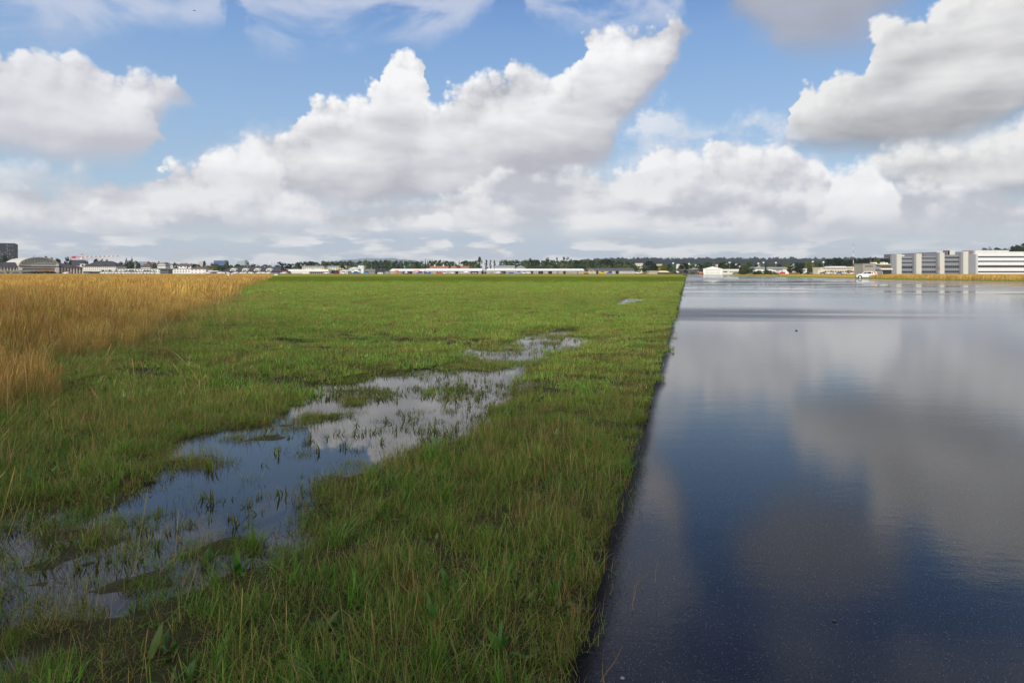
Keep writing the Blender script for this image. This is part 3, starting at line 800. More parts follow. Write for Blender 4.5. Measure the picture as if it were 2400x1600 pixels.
# ---------- the far side of the airfield ---------------------------------------
cream = mat('cream_render', (.78, .74, .64)); white = mat('white_render', (.80, .80, .78), var=.06); offw = mat('off_white_render', (.68, .67, .63), var=.08)
beige = mat('beige_cladding', (.42, .38, .30)); grey = mat('grey_concrete', (.30, .30, .31)); dgrey = mat('dark_grey', (.085, .085, .095))
slate = mat('slate_roof', (.055, .050, .055), scale=.6, var=.25); brownroof = mat('brown_tiles', (.13, .085, .065), var=.2); redroof = mat('red_tiles', (.36, .15, .085), var=.2)
silver = mat('pale_metal_roof', (.80, .80, .79), rough=.8, var=.05, spec=.1); glassd = mat('dark_glass', (.02, .024, .03), rough=.12, spec=.7, var=.05)
glassg = mat('grey_glass', (.22, .25, .27), rough=.2, spec=.6); tan = mat('tan_door', (.40, .24, .13)); black = mat('black_opening', (.012, .012, .014))
redp = mat('red_paint', (.55, .05, .035), rough=.5); whitep = mat('white_paint', (.82, .82, .80), rough=.35, var=.04); orange = mat('orange_paint', (.75, .20, .03), rough=.5)
ochre = mat('ochre_panel', (.72, .37, .05)); blueg = mat('blue_glass', (.055, .12, .30), rough=.25, spec=.6, var=.2, scale=.2); bluep = mat('blue_paint', (.05, .10, .35), rough=.4)
paleg = mat('pale_green_glass', (.32, .40, .43), rough=.2, spec=.6); steel = mat('galvanised_steel', (.38, .39, .40), rough=.5, metal=.3)
camo = mat('olive_shelter', (.20, .20, .16), var=.3); yellow = mat('yellow_paint', (.75, .50, .05), rough=.5); creamp = mat('cream_panel', (.70, .64, .50)); rubber = mat('tyre_rubber', (.02, .02, .02), rough=.85)
maroon = mat('maroon_wood', (.14, .05, .04)); canvas = mat('white_canvas', (.82, .82, .80), rough=.9, var=.04); teal = mat('teal_paint', (.06, .30, .28))

def root(name, px, d, label, cat, group=None, rz=0.0, z=0.0):
    return tag(empty(name, (gx(px, d), d, z), rz), label, cat, group)
def wins(parent, spec, y=-0.08, m_=None):
    "individual window panes on a facade: (x centre, z centre, w, h)"
    m_ = m_ or glassd
    for x, z, w_, h_ in spec:
        b = MB(); b.box(x - w_ / 2, x + w_ / 2, y, y + .16, z - h_ / 2, z + h_ / 2); b.build('window', m_, parent)
def rowspec(x0, x1, n, z, w_, h_):
    s = (x1 - x0) / n
    return [(x0 + s * (i + .5), z, w_, h_) for i in range(n)]
def roof_mesh(kind, w, dep, ez, tz, over=.6):
    b = MB(); x0, x1, y0, y1 = -w / 2 - over, w / 2 + over, -over, dep + over
    if kind == 'flat':
        b.box(x0 + over * .5, x1 - over * .5, y0 + over * .5, y1 - over * .5, ez, max(tz, ez + .25))
    elif kind == 'ridge':            # ridge along the facade
        b.prism([(y0, ez), (y1, ez), (y1, ez + .25), ((y0 + y1) / 2, tz), (y0, ez + .25)], x0, x1, axis='x')
    elif kind == 'gable':            # gable to the viewer
        b.prism([(x0, ez), (x1, ez), (x1, ez + .25), (0, tz), (x0, ez + .25)], y0, y1)
    elif kind == 'hip':
        ins = min(dep / 2 + over, w / 2 * .9); ym = (y0 + y1) / 2
        P = [(x0, y0, ez), (x1, y0, ez), (x1, y1, ez), (x0, y1, ez), (x0 + ins, ym, tz), (x1 - ins, ym, tz)]
        for f in ((0, 1, 5, 4), (1, 2, 5), (2, 3, 4, 5), (3, 0, 4), (0, 3, 2, 1)): b.face([P[i] for i in f])
    elif kind == 'barrel':
        n = 14; prof = [(x0 + (x1 - x0) * i / n, ez + (tz - ez) * math.sin(math.pi * i / n) ** .8) for i in range(n + 1)]
        b.prism(prof, y0, y1)
    return b
def house(name, label, cat, x0, x1, ytop, yeave, d, roof='flat', wm_=None, rm_=None, dep=None, rows=(), group=None, wmat=None, over=.5, chim=0, rz=0.0):
    "rows: (n, y centre px, width px, height px[, xa, xb])"
    cx = (x0 + x1) / 2; w = (x1 - x0) / F * d; ez = gz(yeave, d); tz = gz(ytop, d); dep = dep or max(8, min(w * .6, 16))
    r = root(name, cx, d, label, cat, group, rz)
    b = MB(); b.box(-w / 2, w / 2, 0, dep, -.3, ez)
    if roof == 'gable': b.prism([(-w / 2, ez), (w / 2, ez), (0, tz - .3)], .02, dep - .02)
    if roof == 'ridge': b.prism([(.02, ez), (dep - .02, ez), (dep / 2, tz - .3)], -w / 2 + .01, w / 2 - .01, axis='x')
    b.build('wall', wm_ or white, r)
    rf = roof_mesh(roof, w, dep, ez + .01, tz, over).build('roof', rm_ or slate, r)
    for i in range(chim):
        q = MB(); xx = w * (-.28 + .5 * i); q.box(xx - .5, xx + .5, dep / 2 - .5, dep / 2 + .5, tz - 1.0, tz + 1.3); q.build('chimney', whitep, rf)
    for rr in rows:
        n_, yc, wpx_, hpx = rr[:4]; xa, xb = rr[4:6] if len(rr) > 4 else (x0, x1)
        wins(r, rowspec(gx(xa, d) - gx(cx, d), gx(xb, d) - gx(cx, d), n_, gz(yc, d), wpx_ / F * d, hpx / F * d), m_=wmat)
    return r
def rect(parent, name, d, cx, x0, x1, y0, y1, m_, out=.12, dep=.3):
    b = MB(); b.box(gx(x0, d) - gx(cx, d), gx(x1, d) - gx(cx, d), -out, dep - out, gz(y1, d), gz(y0, d)); return b.build(name, m_, parent)

# --- far left: tower block, arched hangar with its pillared wings
d = 1400
r = root('tower_block', 4, d, 'dark tower block rising behind the arched hangar at the left edge', 'tower block', rz=.45)
w_ = 44; b = MB(); b.box(-w_ / 2, w_ / 2, 0, 30, 0, gz(571, d)); b.build('wall', mat('tower_cladding', (.012, .012, .022), var=.3, scale=.3), r)
b = MB(); b.box(-w_ / 2 + 2, w_ / 2 - 2, 2, 28, gz(571, d), gz(569.6, d)); b.build('roof', dgrey, r)
sp_l = []
for i in range(10):
    for j in range(14):
        if random.random() < .25: sp_l.append((-20 + i * 4.2 + random.uniform(-.4, .4), gz(574 + j * 2.5, d), 1.6, 1.3))
wins(r, sp_l[:95], m_=mat('pale_blinds', (.35, .36, .40)))

d = 560; cxh = 91.5
r = root('arched_hangar', cxh, d, 'old cream hangar with a great glazed arch and pillared side wings', 'hangar', rz=R(46))
hw = (1070 - 362) / 7.84 / 2 / F * d * .88; zs = gz(623, d); za = gz(602.2, d); D_ = 58
n = 24; arc = [(-hw * math.cos(math.pi * i / n), zs + (za - zs) * math.sin(math.pi * i / n) ** .92) for i in range(n + 1)]
b = MB(); b.prism([(-hw + 1, 0)] + [(x * .965, zs + (z - zs) * .94) for x, z in arc] + [(hw - 1, 0)], 0.6, D_ - .5); b.build('wall', cream, r)
b = MB()
for i in range(n):
    (xa, z1), (xb, z2) = arc[i], arc[i + 1]
    k = .965
    b.face([(xa, -.8, z1), (xb, -.8, z2), (xb, D_, z2), (xa, D_, z1)])
    b.face([(xa, -.8, z1), (xb, -.8, z2), (xb * k, -.8, zs + (z2 - zs) * .94 - .1), (xa * k, -.8, zs + (z1 - zs) * .94 - .1)])
    b.face([(xa * k, -.8, zs + (z1 - zs) * .94 - .1), (xb * k, -.8, zs + (z2 - zs) * .94 - .1), (xb * k, .62, zs + (z2 - zs) * .94 - .1), (xa * k, .62, zs + (z1 - zs) * .94 - .1)])
b.build('roof', mat('cream_roof_shell', (.52, .50, .45), var=.1), r, smooth=False)
for i in range(11):
    x = -hw * .76 + i * hw * 1.52 / 10
    hh = (za - zs) * (1 - (abs(x) / hw) ** 2.1) * .84
    g_ = MB(); g_.box(x - .95, x + .95, .45, .62, zs + .9, zs + .4 + hh); w1 = g_.build('window', glassg, r)
    g_ = MB(); g_.box(x - .06, x + .06, .38, .47, zs + .9, zs + .4 + hh)
    k_ = 1.2
    while zs + k_ < zs + hh: g_.box(x - .95, x - .065, .38, .47, zs + k_, zs + k_ + .1); g_.box(x + .065, x + .95, .38, .47, zs + k_, zs + k_ + .1); k_ += 1.1
    g_.build('glazing_bar', offw, w1)
b = MB(); b.box(-hw + .4, hw - .4, -.2, .7, zs - .9, zs - .1); b.build('lintel', slate, r)
b = MB(); b.box(-hw * .79, hw * .79, .35, .55, 0, zs - 2.3); b.build('hangar_door', tan, r)
b = MB(); b.box(-hw * .80, hw * .80, .3, .52, zs - 2.9, zs - 2.3); b.build('door_rail', black, r)
for s_ in (-1, 1):
    b = MB(); b.box(min(s_ * hw * .82, s_ * hw), max(s_ * hw * .82, s_ * hw), -.3, .58, 0, zs - 1.0); b.build('pier', offw, r)
def wing(x0, x1, parent):
    wl = x1 - x0; ze = gz(626.5, d); zt = gz(614.8, d)
    b = MB(); b.box(x0, x1, 3, 20, 0, ze); wg = b.build('wing_wall', mat('brown_brick', (.26, .19, .12), var=.2), parent)
    b = MB(); ins = 7 * (1 if x1 > 0 else 0)
    P = [(x0, 2, ze), (x1 + .5, 2, ze), (x1 + .5, 21, ze), (x0, 21, ze), (x0 + (0 if x1 > 0 else 0), 11.5, zt), (x1 - ins * 2.2, 11.5, zt)]
    for f in ((0, 1, 5, 4), (1, 2, 5), (2, 3, 4, 5), (3, 0, 4), (0, 3, 2, 1)): b.face([P[i] for i in f])
    b.build('wing_roof', slate, parent)
    k = int(wl / 2.05)
    for i in range(k + 1):
        x = x0 + .5 + i * (wl - 1.0) / k; q = MB(); q.box(x - .34, x + .34, 2.5, 3.0, 0, ze - .05); q.build('pillar', cream, parent)
wing(hw + .1, hw + 18.5, r); wing(-hw - 26, -hw - .1, r)

for i, (x0, x1, yt) in enumerate([(-14, 16, 633.5), (22, 52, 633)]):
    d = 470; r = root('aircraft_shelter', (x0 + x1) / 2, d, ['low olive shelter with a rounded roof at the very left edge', 'low olive shelter with a rounded roof left of the dark hedge'][i], 'shelter', 'rounded shelters before the arched hangar')
    w = (x1 - x0) / F * d; b = MB(); h_ = gz(yt, d); n = 12
    prof = [(-w / 2 * math.cos(math.pi * k / n), h_ * math.sin(math.pi * k / n) ** .6) for k in range(n + 1)]
    b.prism(prof, 0, 18); b.build('shell', camo, r)
    b = MB(); b.prism([(x * .6, z * .62) for x, z in prof], -.12, 1); b.build('opening', dgrey, r)
house('shed', 'low flat dark roofed shed behind the rounded olive shelters', 'shed', -20, 60, 633.6, 635.2, 520, 'flat', camo, dgrey, dep=8, rows=[(9, 638, 1.5, 1.6)])

# --- white houses and barracks left
house('gabled_house', 'white gabled house with steep slate roof beneath the red crane', 'house', 165, 196, 609, 622, 700, 'ridge', white, slate, dep=14, rows=[(3, 626, 1.6, 2)], rz=.5)
house('barrack', 'long white barrack with a dark hip roof and two window rows', 'barrack', 194, 272, 611.5, 624.5, 560, 'hip', offw, slate, dep=15, rows=[(17, 627.2, 1.3, 1.7), (17, 632, 1.3, 1.7)])
house('annex', 'small white annex with a balcony window at the corner of the barrack', 'annex', 188, 199, 618.5, 620, 600, 'flat', white, offw, dep=6, rows=[(1, 622.5, 4, 4)])
house('carport', 'grey glazed carport in front of the long white barrack', 'carport', 215, 234, 635, 636, 545, 'flat', dgrey, offw, dep=6, rows=[(4, 639, 3.6, 3.4)], wmat=glassd)
house('carport', 'dark open shed left of the glazed carport', 'carport', 195, 209, 635.6, 636.5, 545, 'flat', grey, dgrey, dep=6, rows=[(3, 638.6, 3.4, 3.0)])
house('house', 'pale house with brown hip roof behind the flagpole', 'house', 262, 308, 618.5, 626.5, 640, 'hip', offw, brownroof, dep=14, rows=[(8, 629, 1.5, 1.5)])
house('office_building', 'long low white building with flat dark eave left of the grey pavilion', 'office', 274, 376, 629, 630, 545, 'flat', white, dgrey, dep=12, rows=[(15, 633, 3.0, 1.8), (5, 637.5, 3.0, 1.8, 345, 376)])
house('pavilion', 'small dark grey two storey pavilion between the white buildings', 'pavilion', 375, 394, 630.5, 632, 535, 'flat', mat('grey_slats', (.16, .17, .17)), dgrey, dep=7, rows=[(1, 634.6, 16, 1.5), (1, 638.6, 16, 1.5)], over=1.2)
house('office_building', 'long white two storey building right of the grey pavilion', 'office', 394, 446, 629, 630, 550, 'flat', white, grey, dep=12, rows=[(8, 633.2, 3, 1.5), (8, 637.6, 3, 1.5)])
house('office_building', 'white two storey building with a brown hip roof', 'office', 446, 482, 624, 630, 548, 'hip', white, brownroof, dep=13, rows=[(4, 633, 3, 1.5), (4, 638.8, 3, 1.3)])
r = root('control_tower', 379, 575, 'white stepped control tower with dark window bands', 'control tower'); dd = 575
b = MB(); b.box(-3.3, 3.3, 0, 7, 0, gz(628, dd)); b.build('shaft', white, r)
for i, (y0_, y1_, hw_) in enumerate([(627.5, 624.6, 3.4), (622.6, 620.3, 3.2), (617.8, 616.4, 2.6)]):
    b = MB(); b.box(-hw_, hw_, -.3, 7, gz(y0_, dd), gz(y1_, dd)); b.build('storey', white, r)
    b = MB(); b.box(-hw_ + .25, hw_ - .25, -.1, 6.8, gz(y1_, dd) + .01, gz(y1_ - 1.7, dd)); b.build('window_band', glassd, r)
house('house', 'brown roofed house left of the white control tower', 'house', 325, 352, 616.8, 626, 680, 'hip', offw, brownroof, dep=14)
house('house', 'narrow house with an orange gable beside the control tower', 'house', 343, 356, 615, 620, 760, 'gable', cream, redroof, dep=10, rows=[(2, 623, 1.6, 1.6)])
house('chalet', 'wide white chalet with shallow brown roof and dark balcony', 'chalet', 401, 448, 618, 623, 640, 'ridge', white, brownroof, dep=15, rows=[(5, 625.3, 3.2, 2)], chim=2)
house('house', 'small white gabled house left of the wide chalet', 'house', 397, 407, 622, 626, 620, 'gable', white, offw, dep=9)
house('house', 'little yellow gabled house behind the white canopy', 'house', 486, 498, 623.5, 629, 640, 'gable', mat('yellow_render', (.65, .50, .28)), redroof, dep=9, rows=[(2, 630, 1.5, 1.6)])
r = root('canopy', 499.5, 540, 'thin white flat canopy on slim posts', 'canopy'); dd = 540
b = MB(); b.box(-3.9, 3.9, 0, 5, gz(636.2, dd), gz(634.5, dd)); b.build('roof', whitep, r)
for x in (-3.6, 3.6):
    for y_ in (.3, 4.7): q = MB(); q.tube((x, y_, 0), (x, y_, gz(636.2, dd)), .12); q.build('post', whitep, r)
house('office_tower', 'blue glass office block far behind the trees', 'office tower', 501, 526, 609.6, 610.6, 2200, 'flat', blueg, mat('pale_parapet', (.5, .55, .65)), dep=25, rows=[(1, 613, 23, .5), (1, 615.6, 23, .5), (1, 618.2, 23, .5)], over=.4)
house('office_tower', 'pale green glass high block standing alone on the skyline', 'office tower', 556, 574, 609, 610.2, 2600, 'flat', paleg, offw, dep=25, over=.4, rows=[(6, 611.6, 1.4, .6, 557, 566)], wmat=whitep)
house('office_tower', 'short pale grey high block left of the blue office block', 'office tower', 466, 476, 611.5, 612.6, 2400, 'flat', mat('haze_grey', (.42, .44, .46)), offw, dep=20, over=.4)

# --- dark hall with the row of half-round dormers
d = 555; r = root('exhibition_hall', 589, d, 'long dark roofed hall with a row of pale half round dormers', 'hall')
w = 132 / F * d; b = MB(); b.box(-w / 2, w / 2, 0, 22, 0, gz(636, d)); b.build('wall', mat('blue_grey_wall', (.16, .18, .20)), r)
b = MB(); x0, x1 = -w / 2 - .8, w / 2 + .8; ze, zt = gz(636.2, d), gz(625, d)
P = [(x0, -1, ze), (x1, -1, ze), (x1, 23, ze), (x0, 23, ze), (x0 + 4, 9, zt), (x1 - 2, 9, zt)]
for f in ((0, 1, 5, 4), (1, 2, 5), (2, 3, 4, 5), (3, 0, 4), (0, 3, 2, 1)): b.face([P[i] for i in f])
b.build('roof', slate, r)
for px_ in (547, 575, 603, 631):
    x = gx(px_, d) - gx(589, d); n = 10; rr = 2.4
    q = MB(); q.prism([(x - rr * math.cos(math.pi * k / n), ze + .4 + rr * .95 * math.sin(math.pi * k / n)) for k in range(n + 1)], -1.2, 5); dm = q.build('dormer', offw, r)
    for k in (-1, 0, 1): q = MB(); q.box(x + k * .95 - .3, x + k * .95 + .3, -1.32, -1.1, ze + .7, ze + 1.6); q.build('pane', dgrey, dm)
wins(r, rowspec(-w / 2 + 1, w / 2 - 1, 12, gz(639.5, d), 2.1, 1.5), m_=glassg)
house('wooden_shed', 'low dark red shed with white posts beside the white club building', 'shed', 655, 677, 634, 637, 548, 'ridge', maroon, maroon, dep=8, rows=[(5, 640, .6, 3.4)], wmat=whitep)
r = house('club_building', 'long white club building with broad fascia and glazed right half', 'club building', 677, 769, 631, 636.3, 550, 'flat', cream, whitep, dep=14, rows=[(1, 640.6, 26, .8, 680, 712)])
rect(r, 'glass_front', 550, 723, 725, 768, 636.6, 641.4, glassd); 
for i in range(9): rect(r, 'mullion', 550, 723, 727 + i * 4.9, 727.5 + i * 4.9, 636.6, 641.4, offw, .3, .2)
b = MB(); b.box(0, 22, -6, -5.6, 0, gz(641.2, 545)); b.build('terrace_wall', mat('terrace_concrete', (.5, .48, .44)), r)
r = house('apartment_block', 'long apartment block with grey roof and orange balcony panels', 'apartments', 708, 759, 622.8, 625.5, 700, 'flat', offw, mat('blue_grey_roof', (.25, .29, .34)), dep=14, rows=[(10, 627.3, 2.6, 1.3), (10, 631.5, 2.6, 1.3)])
for xa in (709, 730, 752): rect(r, 'balcony_panel', 700, 733.5, xa, xa + 5, 628.6, 631, ochre, .5)
r = house('apartment_block', 'second apartment block with orange panels and a tall orange stair tower', 'apartments', 768, 815, 622.8, 625.5, 700, 'flat', offw, mat('blue_grey_roof', ()), dep=14, rows=[(8, 627.3, 2.6, 1.3), (8, 631.5, 2.6, 1.3)])
for xa, xb, ya, yb in ((768, 773.5, 627, 631.5), (789.5, 796, 627.5, 638.5), (806, 814, 624.5, 628)): rect(r, 'balcony_panel', 700, 791.5, xa, xb, ya, yb, ochre, .6)
house('brick_shed', 'dark timber sheds in the gap before the orange stair tower', 'shed', 770, 795, 633, 636, 560, 'ridge', maroon, slate, dep=8, rows=[(3, 639, 2, 2)])
house('barn', 'white barn with low gable and slot window beneath it', 'barn', 796, 815, 632, 636, 550, 'gable', offw, offw, dep=14, rows=[(1, 635.4, 8, 1.3), (3, 639.6, 1.6, 1.3)])
house('house', 'tall white gabled house with two stacked dark windows', 'house', 818, 839, 625.6, 631, 620, 'gable', white, offw, dep=12, rows=[(1, 629.8, 5, 1.5), (1, 634, 5, 1.6)])
house('house', 'bright white block house with notched top among the trees', 'house', 839, 852, 622, 623, 680, 'flat', white, white, dep=9, rows=[(2, 627, 1.5, 1.5)])
house('utility_building', 'grey brown flat building left of the timbered houses', 'building', 852, 879, 631.5, 633, 565, 'flat', mat('taupe_wall', (.27, .24, .21)), grey, dep=12, rows=[(4, 636, 4.0, 1.2)])
house('timbered_house', 'white timbered house with two steep gables, dark roof', 'house', 885, 897, 630.5, 637, 565, 'gable', white, slate, dep=9, rows=[(2, 638.5, 1.4, 2)])
house('timbered_house', 'smaller timbered gable just right of the white timbered house', 'house', 896, 904, 628.5, 634, 575, 'gable', white, slate, dep=9)
house('barn', 'low dark roofed barn left of the timbered houses', 'barn', 876, 887, 631, 637, 575, 'ridge', dgrey, slate, dep=9)
house('shed', 'small grey shed at the left end of the silver hangars', 'shed', 902, 913, 634.5, 636, 560, 'flat', grey, dgrey, dep=8)

# --- the long silver hangars across the middle
def hangar(label, x0, x1, yt, ye, d, rm_, opens, gable=False, wm_=None, winr=()):
    r = house('long_hangar', label, 'hangar', x0, x1, yt, ye, d, 'flat' if False else 'ridge', wm_ or beige, rm_, dep=24, group='long low hangars across the far side', over=.4, rows=winr)
    cx = (x0 + x1) / 2
    for xa, xb in opens: rect(r, 'doorway', d, cx, xa, xb, ye + .9, 643.3, black, .06, .2)
    q = MB(); k = int((x1 - x0) / 9)
    for i in range(1, k): 
        x = gx(x0 + i * 9, d) - gx(cx, d); q.box(x - .08, x + .08, -.14, -.02, 0, gz(ye + .6, d))
    q.build('pilaster_strip', mat('joint_strip', (.28, .26, .22)), r)
    return r
hangar('long silver roofed hangar at the left end of the hangar row', 914, 994, 629.8, 635.4, 560, silver, [(944, 966)])
hangar('long silver roofed hangar behind the white party tents', 995, 1128, 629, 635.2, 562, silver, [(1004.5, 1008.5), (1023.5, 1026), (1064, 1074), (1103, 1121)])
hangar('longest silver roofed hangar right of the thin masts', 1141, 1369, 629.6, 634.6, 560, silver, [(1172, 1185), (1218, 1220), (1243, 1250), (1262, 1273), (1285, 1294), (1306.5, 1308.5), (1319.5, 1326), (1352.5, 1354)], winr=[(4, 638.8, 2.2, 1, 1329, 1345)])
hangar('long hangar with dark grey roof behind the yellow excavator', 1379, 1487, 628.2, 634.2, 560, mat('anthracite_roof', (.085, .08, .09), rough=.5), [(1397, 1402.5), (1443, 1450)], wm_=mat('pale_hall_wall', (.50, .46, .38)))
house('link_building', 'low grey link with open gates between the silver hangars', 'building', 1128, 1141, 632, 634, 570, 'flat', grey, offw, dep=10, rows=[(2, 639, 4, 4)], wmat=black)
house('terrace_house', 'long orange tiled roof left of the stepped white villa', 'house', 1008, 1049, 623.5, 629, 640, 'ridge', cream, redroof, dep=14, chim=2)
house('terrace_house', 'long orange tiled roof directly beneath the stepped white villa', 'house', 1057, 1098, 623.5, 629, 640, 'ridge', cream, redroof, dep=14)
house('villa', 'white flat roofed villa above the right orange tiled roof', 'villa', 1075, 1098, 619, 620.4, 760, 'flat', creamp, cream, dep=10, rows=[(3, 622, 3.4, 1.2)])
house('farm_building', 'wide shallow grey roof behind the thin masts', 'building', 1160, 1206, 622, 626.5, 640, 'ridge', offw, mat('grey_sheet_roof', (.28, .30, .32)), dep=16)
house('house', 'white gabled house with grey roof above the longest hangar', 'house', 1209, 1231, 621.5, 628, 640, 'gable', white, mat('grey_sheet_roof', ()), dep=12)
house('block', 'pale flat block half hidden in the trees right of the dark roofed hangar', 'building', 1486, 1507, 617, 618, 900, 'flat', creamp, cream, dep=12, rows=[(4, 621, 2, 1)])
house('block', 'yellow block showing between the dark tree and the yellow green tree', 'building', 1541, 1552, 619, 620, 900, 'flat', mat('yellow_render', ()), cream, dep=10)

# --- right of centre: bunker, tents, white hangar
house('bunker', 'low beige windowless bunker left of the yellow roofed tent', 'bunker', 1521, 1541, 634.4, 635, 500, 'flat', beige, beige, dep=8)
r = root('dome_tent', 1556, 500, 'tent with a yellow and white curved roof next to the bunker', 'tent'); dd = 500
n = 10; hw_ = 13 / F * dd
b = MB(); b.prism([(-hw_ * math.cos(math.pi * k / n), gz(638.4, dd) + 1.3 * math.sin(math.pi * k / n)) for k in range(n + 1)], 0, 6); b.build('roof', mat('pale_yellow_canvas', (.75, .68, .35)), r)
b = MB(); b.box(-hw_ * .9, hw_ * .9, 1, 5, 0, gz(638.4, dd)); b.build('wall', dgrey, r)
house('station_roof', 'dark platform hall with two stepped grey canopies', 'canopy', 1599, 1624, 632, 633, 620, 'flat', dgrey, grey, dep=12, over=.6)
house('station_roof', 'upper grey canopy left of the white hangar', 'canopy', 1612, 1635, 629.2, 630.8, 640, 'flat', dgrey, mat('light_grey_roof', (.45, .46, .44)), dep=12, over=.6)
d = 440; r = root('white_hangar', 1670.5, d, 'white gabled hangar with folding doors at the end of the runway', 'hangar', rz=R(-16.4))
w = 45 / F * d * .96; ze = gz(631, d); zt = gz(624.4, d)
b = MB(); b.prism([(-w / 2, 0), (w / 2, 0), (w / 2, ze), (0, zt - .15), (-w / 2, ze)], 0, 14); b.build('wall', whitep, r)
roof_mesh('gable', w, 14, ze, zt, .15).build('roof', whitep, r)
for i in range(3):
    x0 = -w * .4 + i * w * .8 / 3; q = MB(); q.box(x0 + .05, x0 + w * .8 / 3 - .05, -.12, -.02, 0, gz(632.4, d)); dr_ = q.build('door_leaf', mat('door_white', (.74, .74, .73), var=.04), r)
    for k in (0, 1):
        q = MB(); xx = x0 + w * .8 / 3 * (.3 + .42 * k); q.box(xx - .35, xx + .35, -.18, -.1, gz(639, d), gz(638.2, d)); q.build('pane', dgrey, dr_)
q = MB(); q.box(-w * .41, w * .41, -.16, -.03, gz(632.3, d), gz(631.9, d)); q.build('door_rail', grey, r)
house('shed', 'low flat white shed on the right of the white gabled hangar', 'shed', 1694, 1731, 630.8, 634, 470, 'flat', offw, whitep, dep=14, rows=[(1, 637, 9, 2.2, 1694, 1706), (1, 637.4, 20, 1.2, 1708, 1731)])
house('depot', 'long grey roofed white depot behind the thuja and bushes', 'depot', 1771, 1849, 625.6, 630, 540, 'ridge', whitep, mat('grey_sheet_roof', ()), dep=16, rows=[(1, 631.8, 23, 1.4, 1810, 1835)])
house('cabin', 'white flat cabin next to the red container', 'cabin', 1826, 1840, 632.8, 634, 480, 'flat', whitep, offw, dep=5, rows=[(1, 637, 3, 2)])
r = root('container', 1835.5, 470, 'small red container in front of the white cabin', 'container'); b = MB()
b.box(-1.5, 1.5, 0, 2.4, .05, 1.45); b.build('body', redp, r); q = MB()
for k in range(9): q.box(-1.4 + k * .34, -1.3 + k * .34, -.06, 0.0, .1, 1.4)
q.build('ribs', redp, r)
house('white_hut', 'small white hut behind the round bushes', 'hut', 1884, 1891, 629, 630, 520, 'flat', whitep, offw, dep=4)
r = house('terminal_building', 'cream two storey building with a row of small windows', 'building', 1924, 2010, 626.6, 628, 520, 'flat', creamp, cream, dep=14, rows=[(22, 629.3, 2.2, 2.0, 1927, 2000), (9, 636.2, 4, 2.6, 1932, 1985)])
rect(r, 'roof_storey', 520, 1967, 1948, 1988, 624, 626, whitep, -3, 8); rect(r, 'roof_storey', 520, 1967, 1993, 2012, 624.6, 626, creamp, -3, 8)
house('garage', 'low cream garage at the left end of the windowed cream building', 'garage', 1917, 1925, 632, 633, 515, 'flat', creamp, cream, dep=8)
house('connecting_wing', 'pale flat wing between the cream and the grey building', 'wing', 2011, 2023, 628, 629.5, 530, 'flat', dgrey, creamp, dep=10)
r = house('office_building', 'grey brown cube with four square windows left of the big white block', 'office', 2022.5, 2052, 617.3, 618.4, 470, 'flat', mat('warm_grey_wall', (.34, .32, .28)), grey, dep=12, rows=[(4, 624, 3, 3, 2027, 2046)])
r = root('vaulted_hall', 2068, 474, 'grey vaulted hall with brown upper band against the big building', 'hall'); dd = 474
def lx(px_, c=2068): return gx(px_, dd) - gx(c, dd)
b = MB(); n = 10
b.prism([(lx(2044), 0), (lx(2091), 0), (lx(2091), gz(628, dd))] + [(lx(2068 - 24 * math.cos(math.pi / 2 + k * math.pi / 2 / n) * -1) if False else lx(2070 - 24 * k / n), gz(628 - 6.5 * math.sin(math.pi / 2 * k / n) if k < n else 621.5, dd)) for k in range(0, n + 1)], 1, 14); b.build('vault', mat('vault_grey', (.25, .26, .29)), r)
b = MB(); b.box(lx(2064), lx(2091), 2, 12, gz(628, dd), gz(620.5, dd)); b.build('upper_band', mat('olive_brown_panel', (.12, .095, .035)), r)
b = MB(); b.box(lx(2060), lx(2091), 1.5, 12, gz(620.5, dd), gz(618.6, dd)); b.build('parapet', creamp, r)
b = MB(); b.box(lx(2064), lx(2091.3), -.6, 1.0, gz(632, dd), gz(629, dd)); b.build('canopy', whitep, r)
b = MB(); b.box(lx(2042), lx(2091), .7, .98, 0, gz(632.2, dd)); b.build('glass_front', glassd, r)
for a_, b_, c_ in ((2053, 2063, 614.5), (2077, 2082, 614), (2084, 2089, 615)): q = MB(); q.box(lx(a_), lx(b_), 4, 8, gz(618.5, dd), gz(c_, dd)); q.build('roof_unit', whitep if a_ < 2060 else offw, r)

# --- big office complex at the right edge, stepping towards the viewer
d = 500
r = root('office_complex', 2240, d, 'large grey and white office complex with slab stair towers and ribbon windows', 'office complex')
def bx_(name, x0, x1, y0, m_, yf=0.0, dep=16, ybase=None, parent=None, top=None):
    b = MB(); b.box(gx(x0, d) - gx(2240, d), gx(x1, d) - gx(2240, d), yf, yf + dep, 0 if ybase is None else gz(ybase, d), gz(y0, d)); return b.build(name, m_, parent or r)
gpan = mat('grey_panel', (.25, .26, .29), var=.06); tower = mat('pale_concrete', (.60, .59, .54), var=.08, streak=True); wpan = mat('white_panel', (.78, .79, .80), var=.04)  # grey of the bays is the panels' own colour
def bay(x0, x1, yt, rows_, m_, yf):
    o = bx_('bay', x0, x1, yt, m_, yf, 8 if x0 < 2120 else 16)
    for y0, y1 in rows_:
        q = MB(); xa, xb = gx(x0 + .8, d) - gx(2240, d), gx(x1 - .3, d) - gx(2240, d)
        q.box(xa, xb, yf - .1, yf + .05, gz(y1, d), gz(y0, d)); wb_o = q.build('ribbon_window', glassd, o)
        q = MB(); k = max(3, int((xb - xa) / 1.5))
        for i in range(1, k): xx = xa + (xb - xa) * i / k; q.box(xx - .07, xx + .07, yf - .16, yf - .1, gz(y1, d), gz(y0, d))
        q.build('mullion', grey, wb_o)
RW = [(605.2, 608), (614.2, 617), (623, 629), (635, 639.5)]
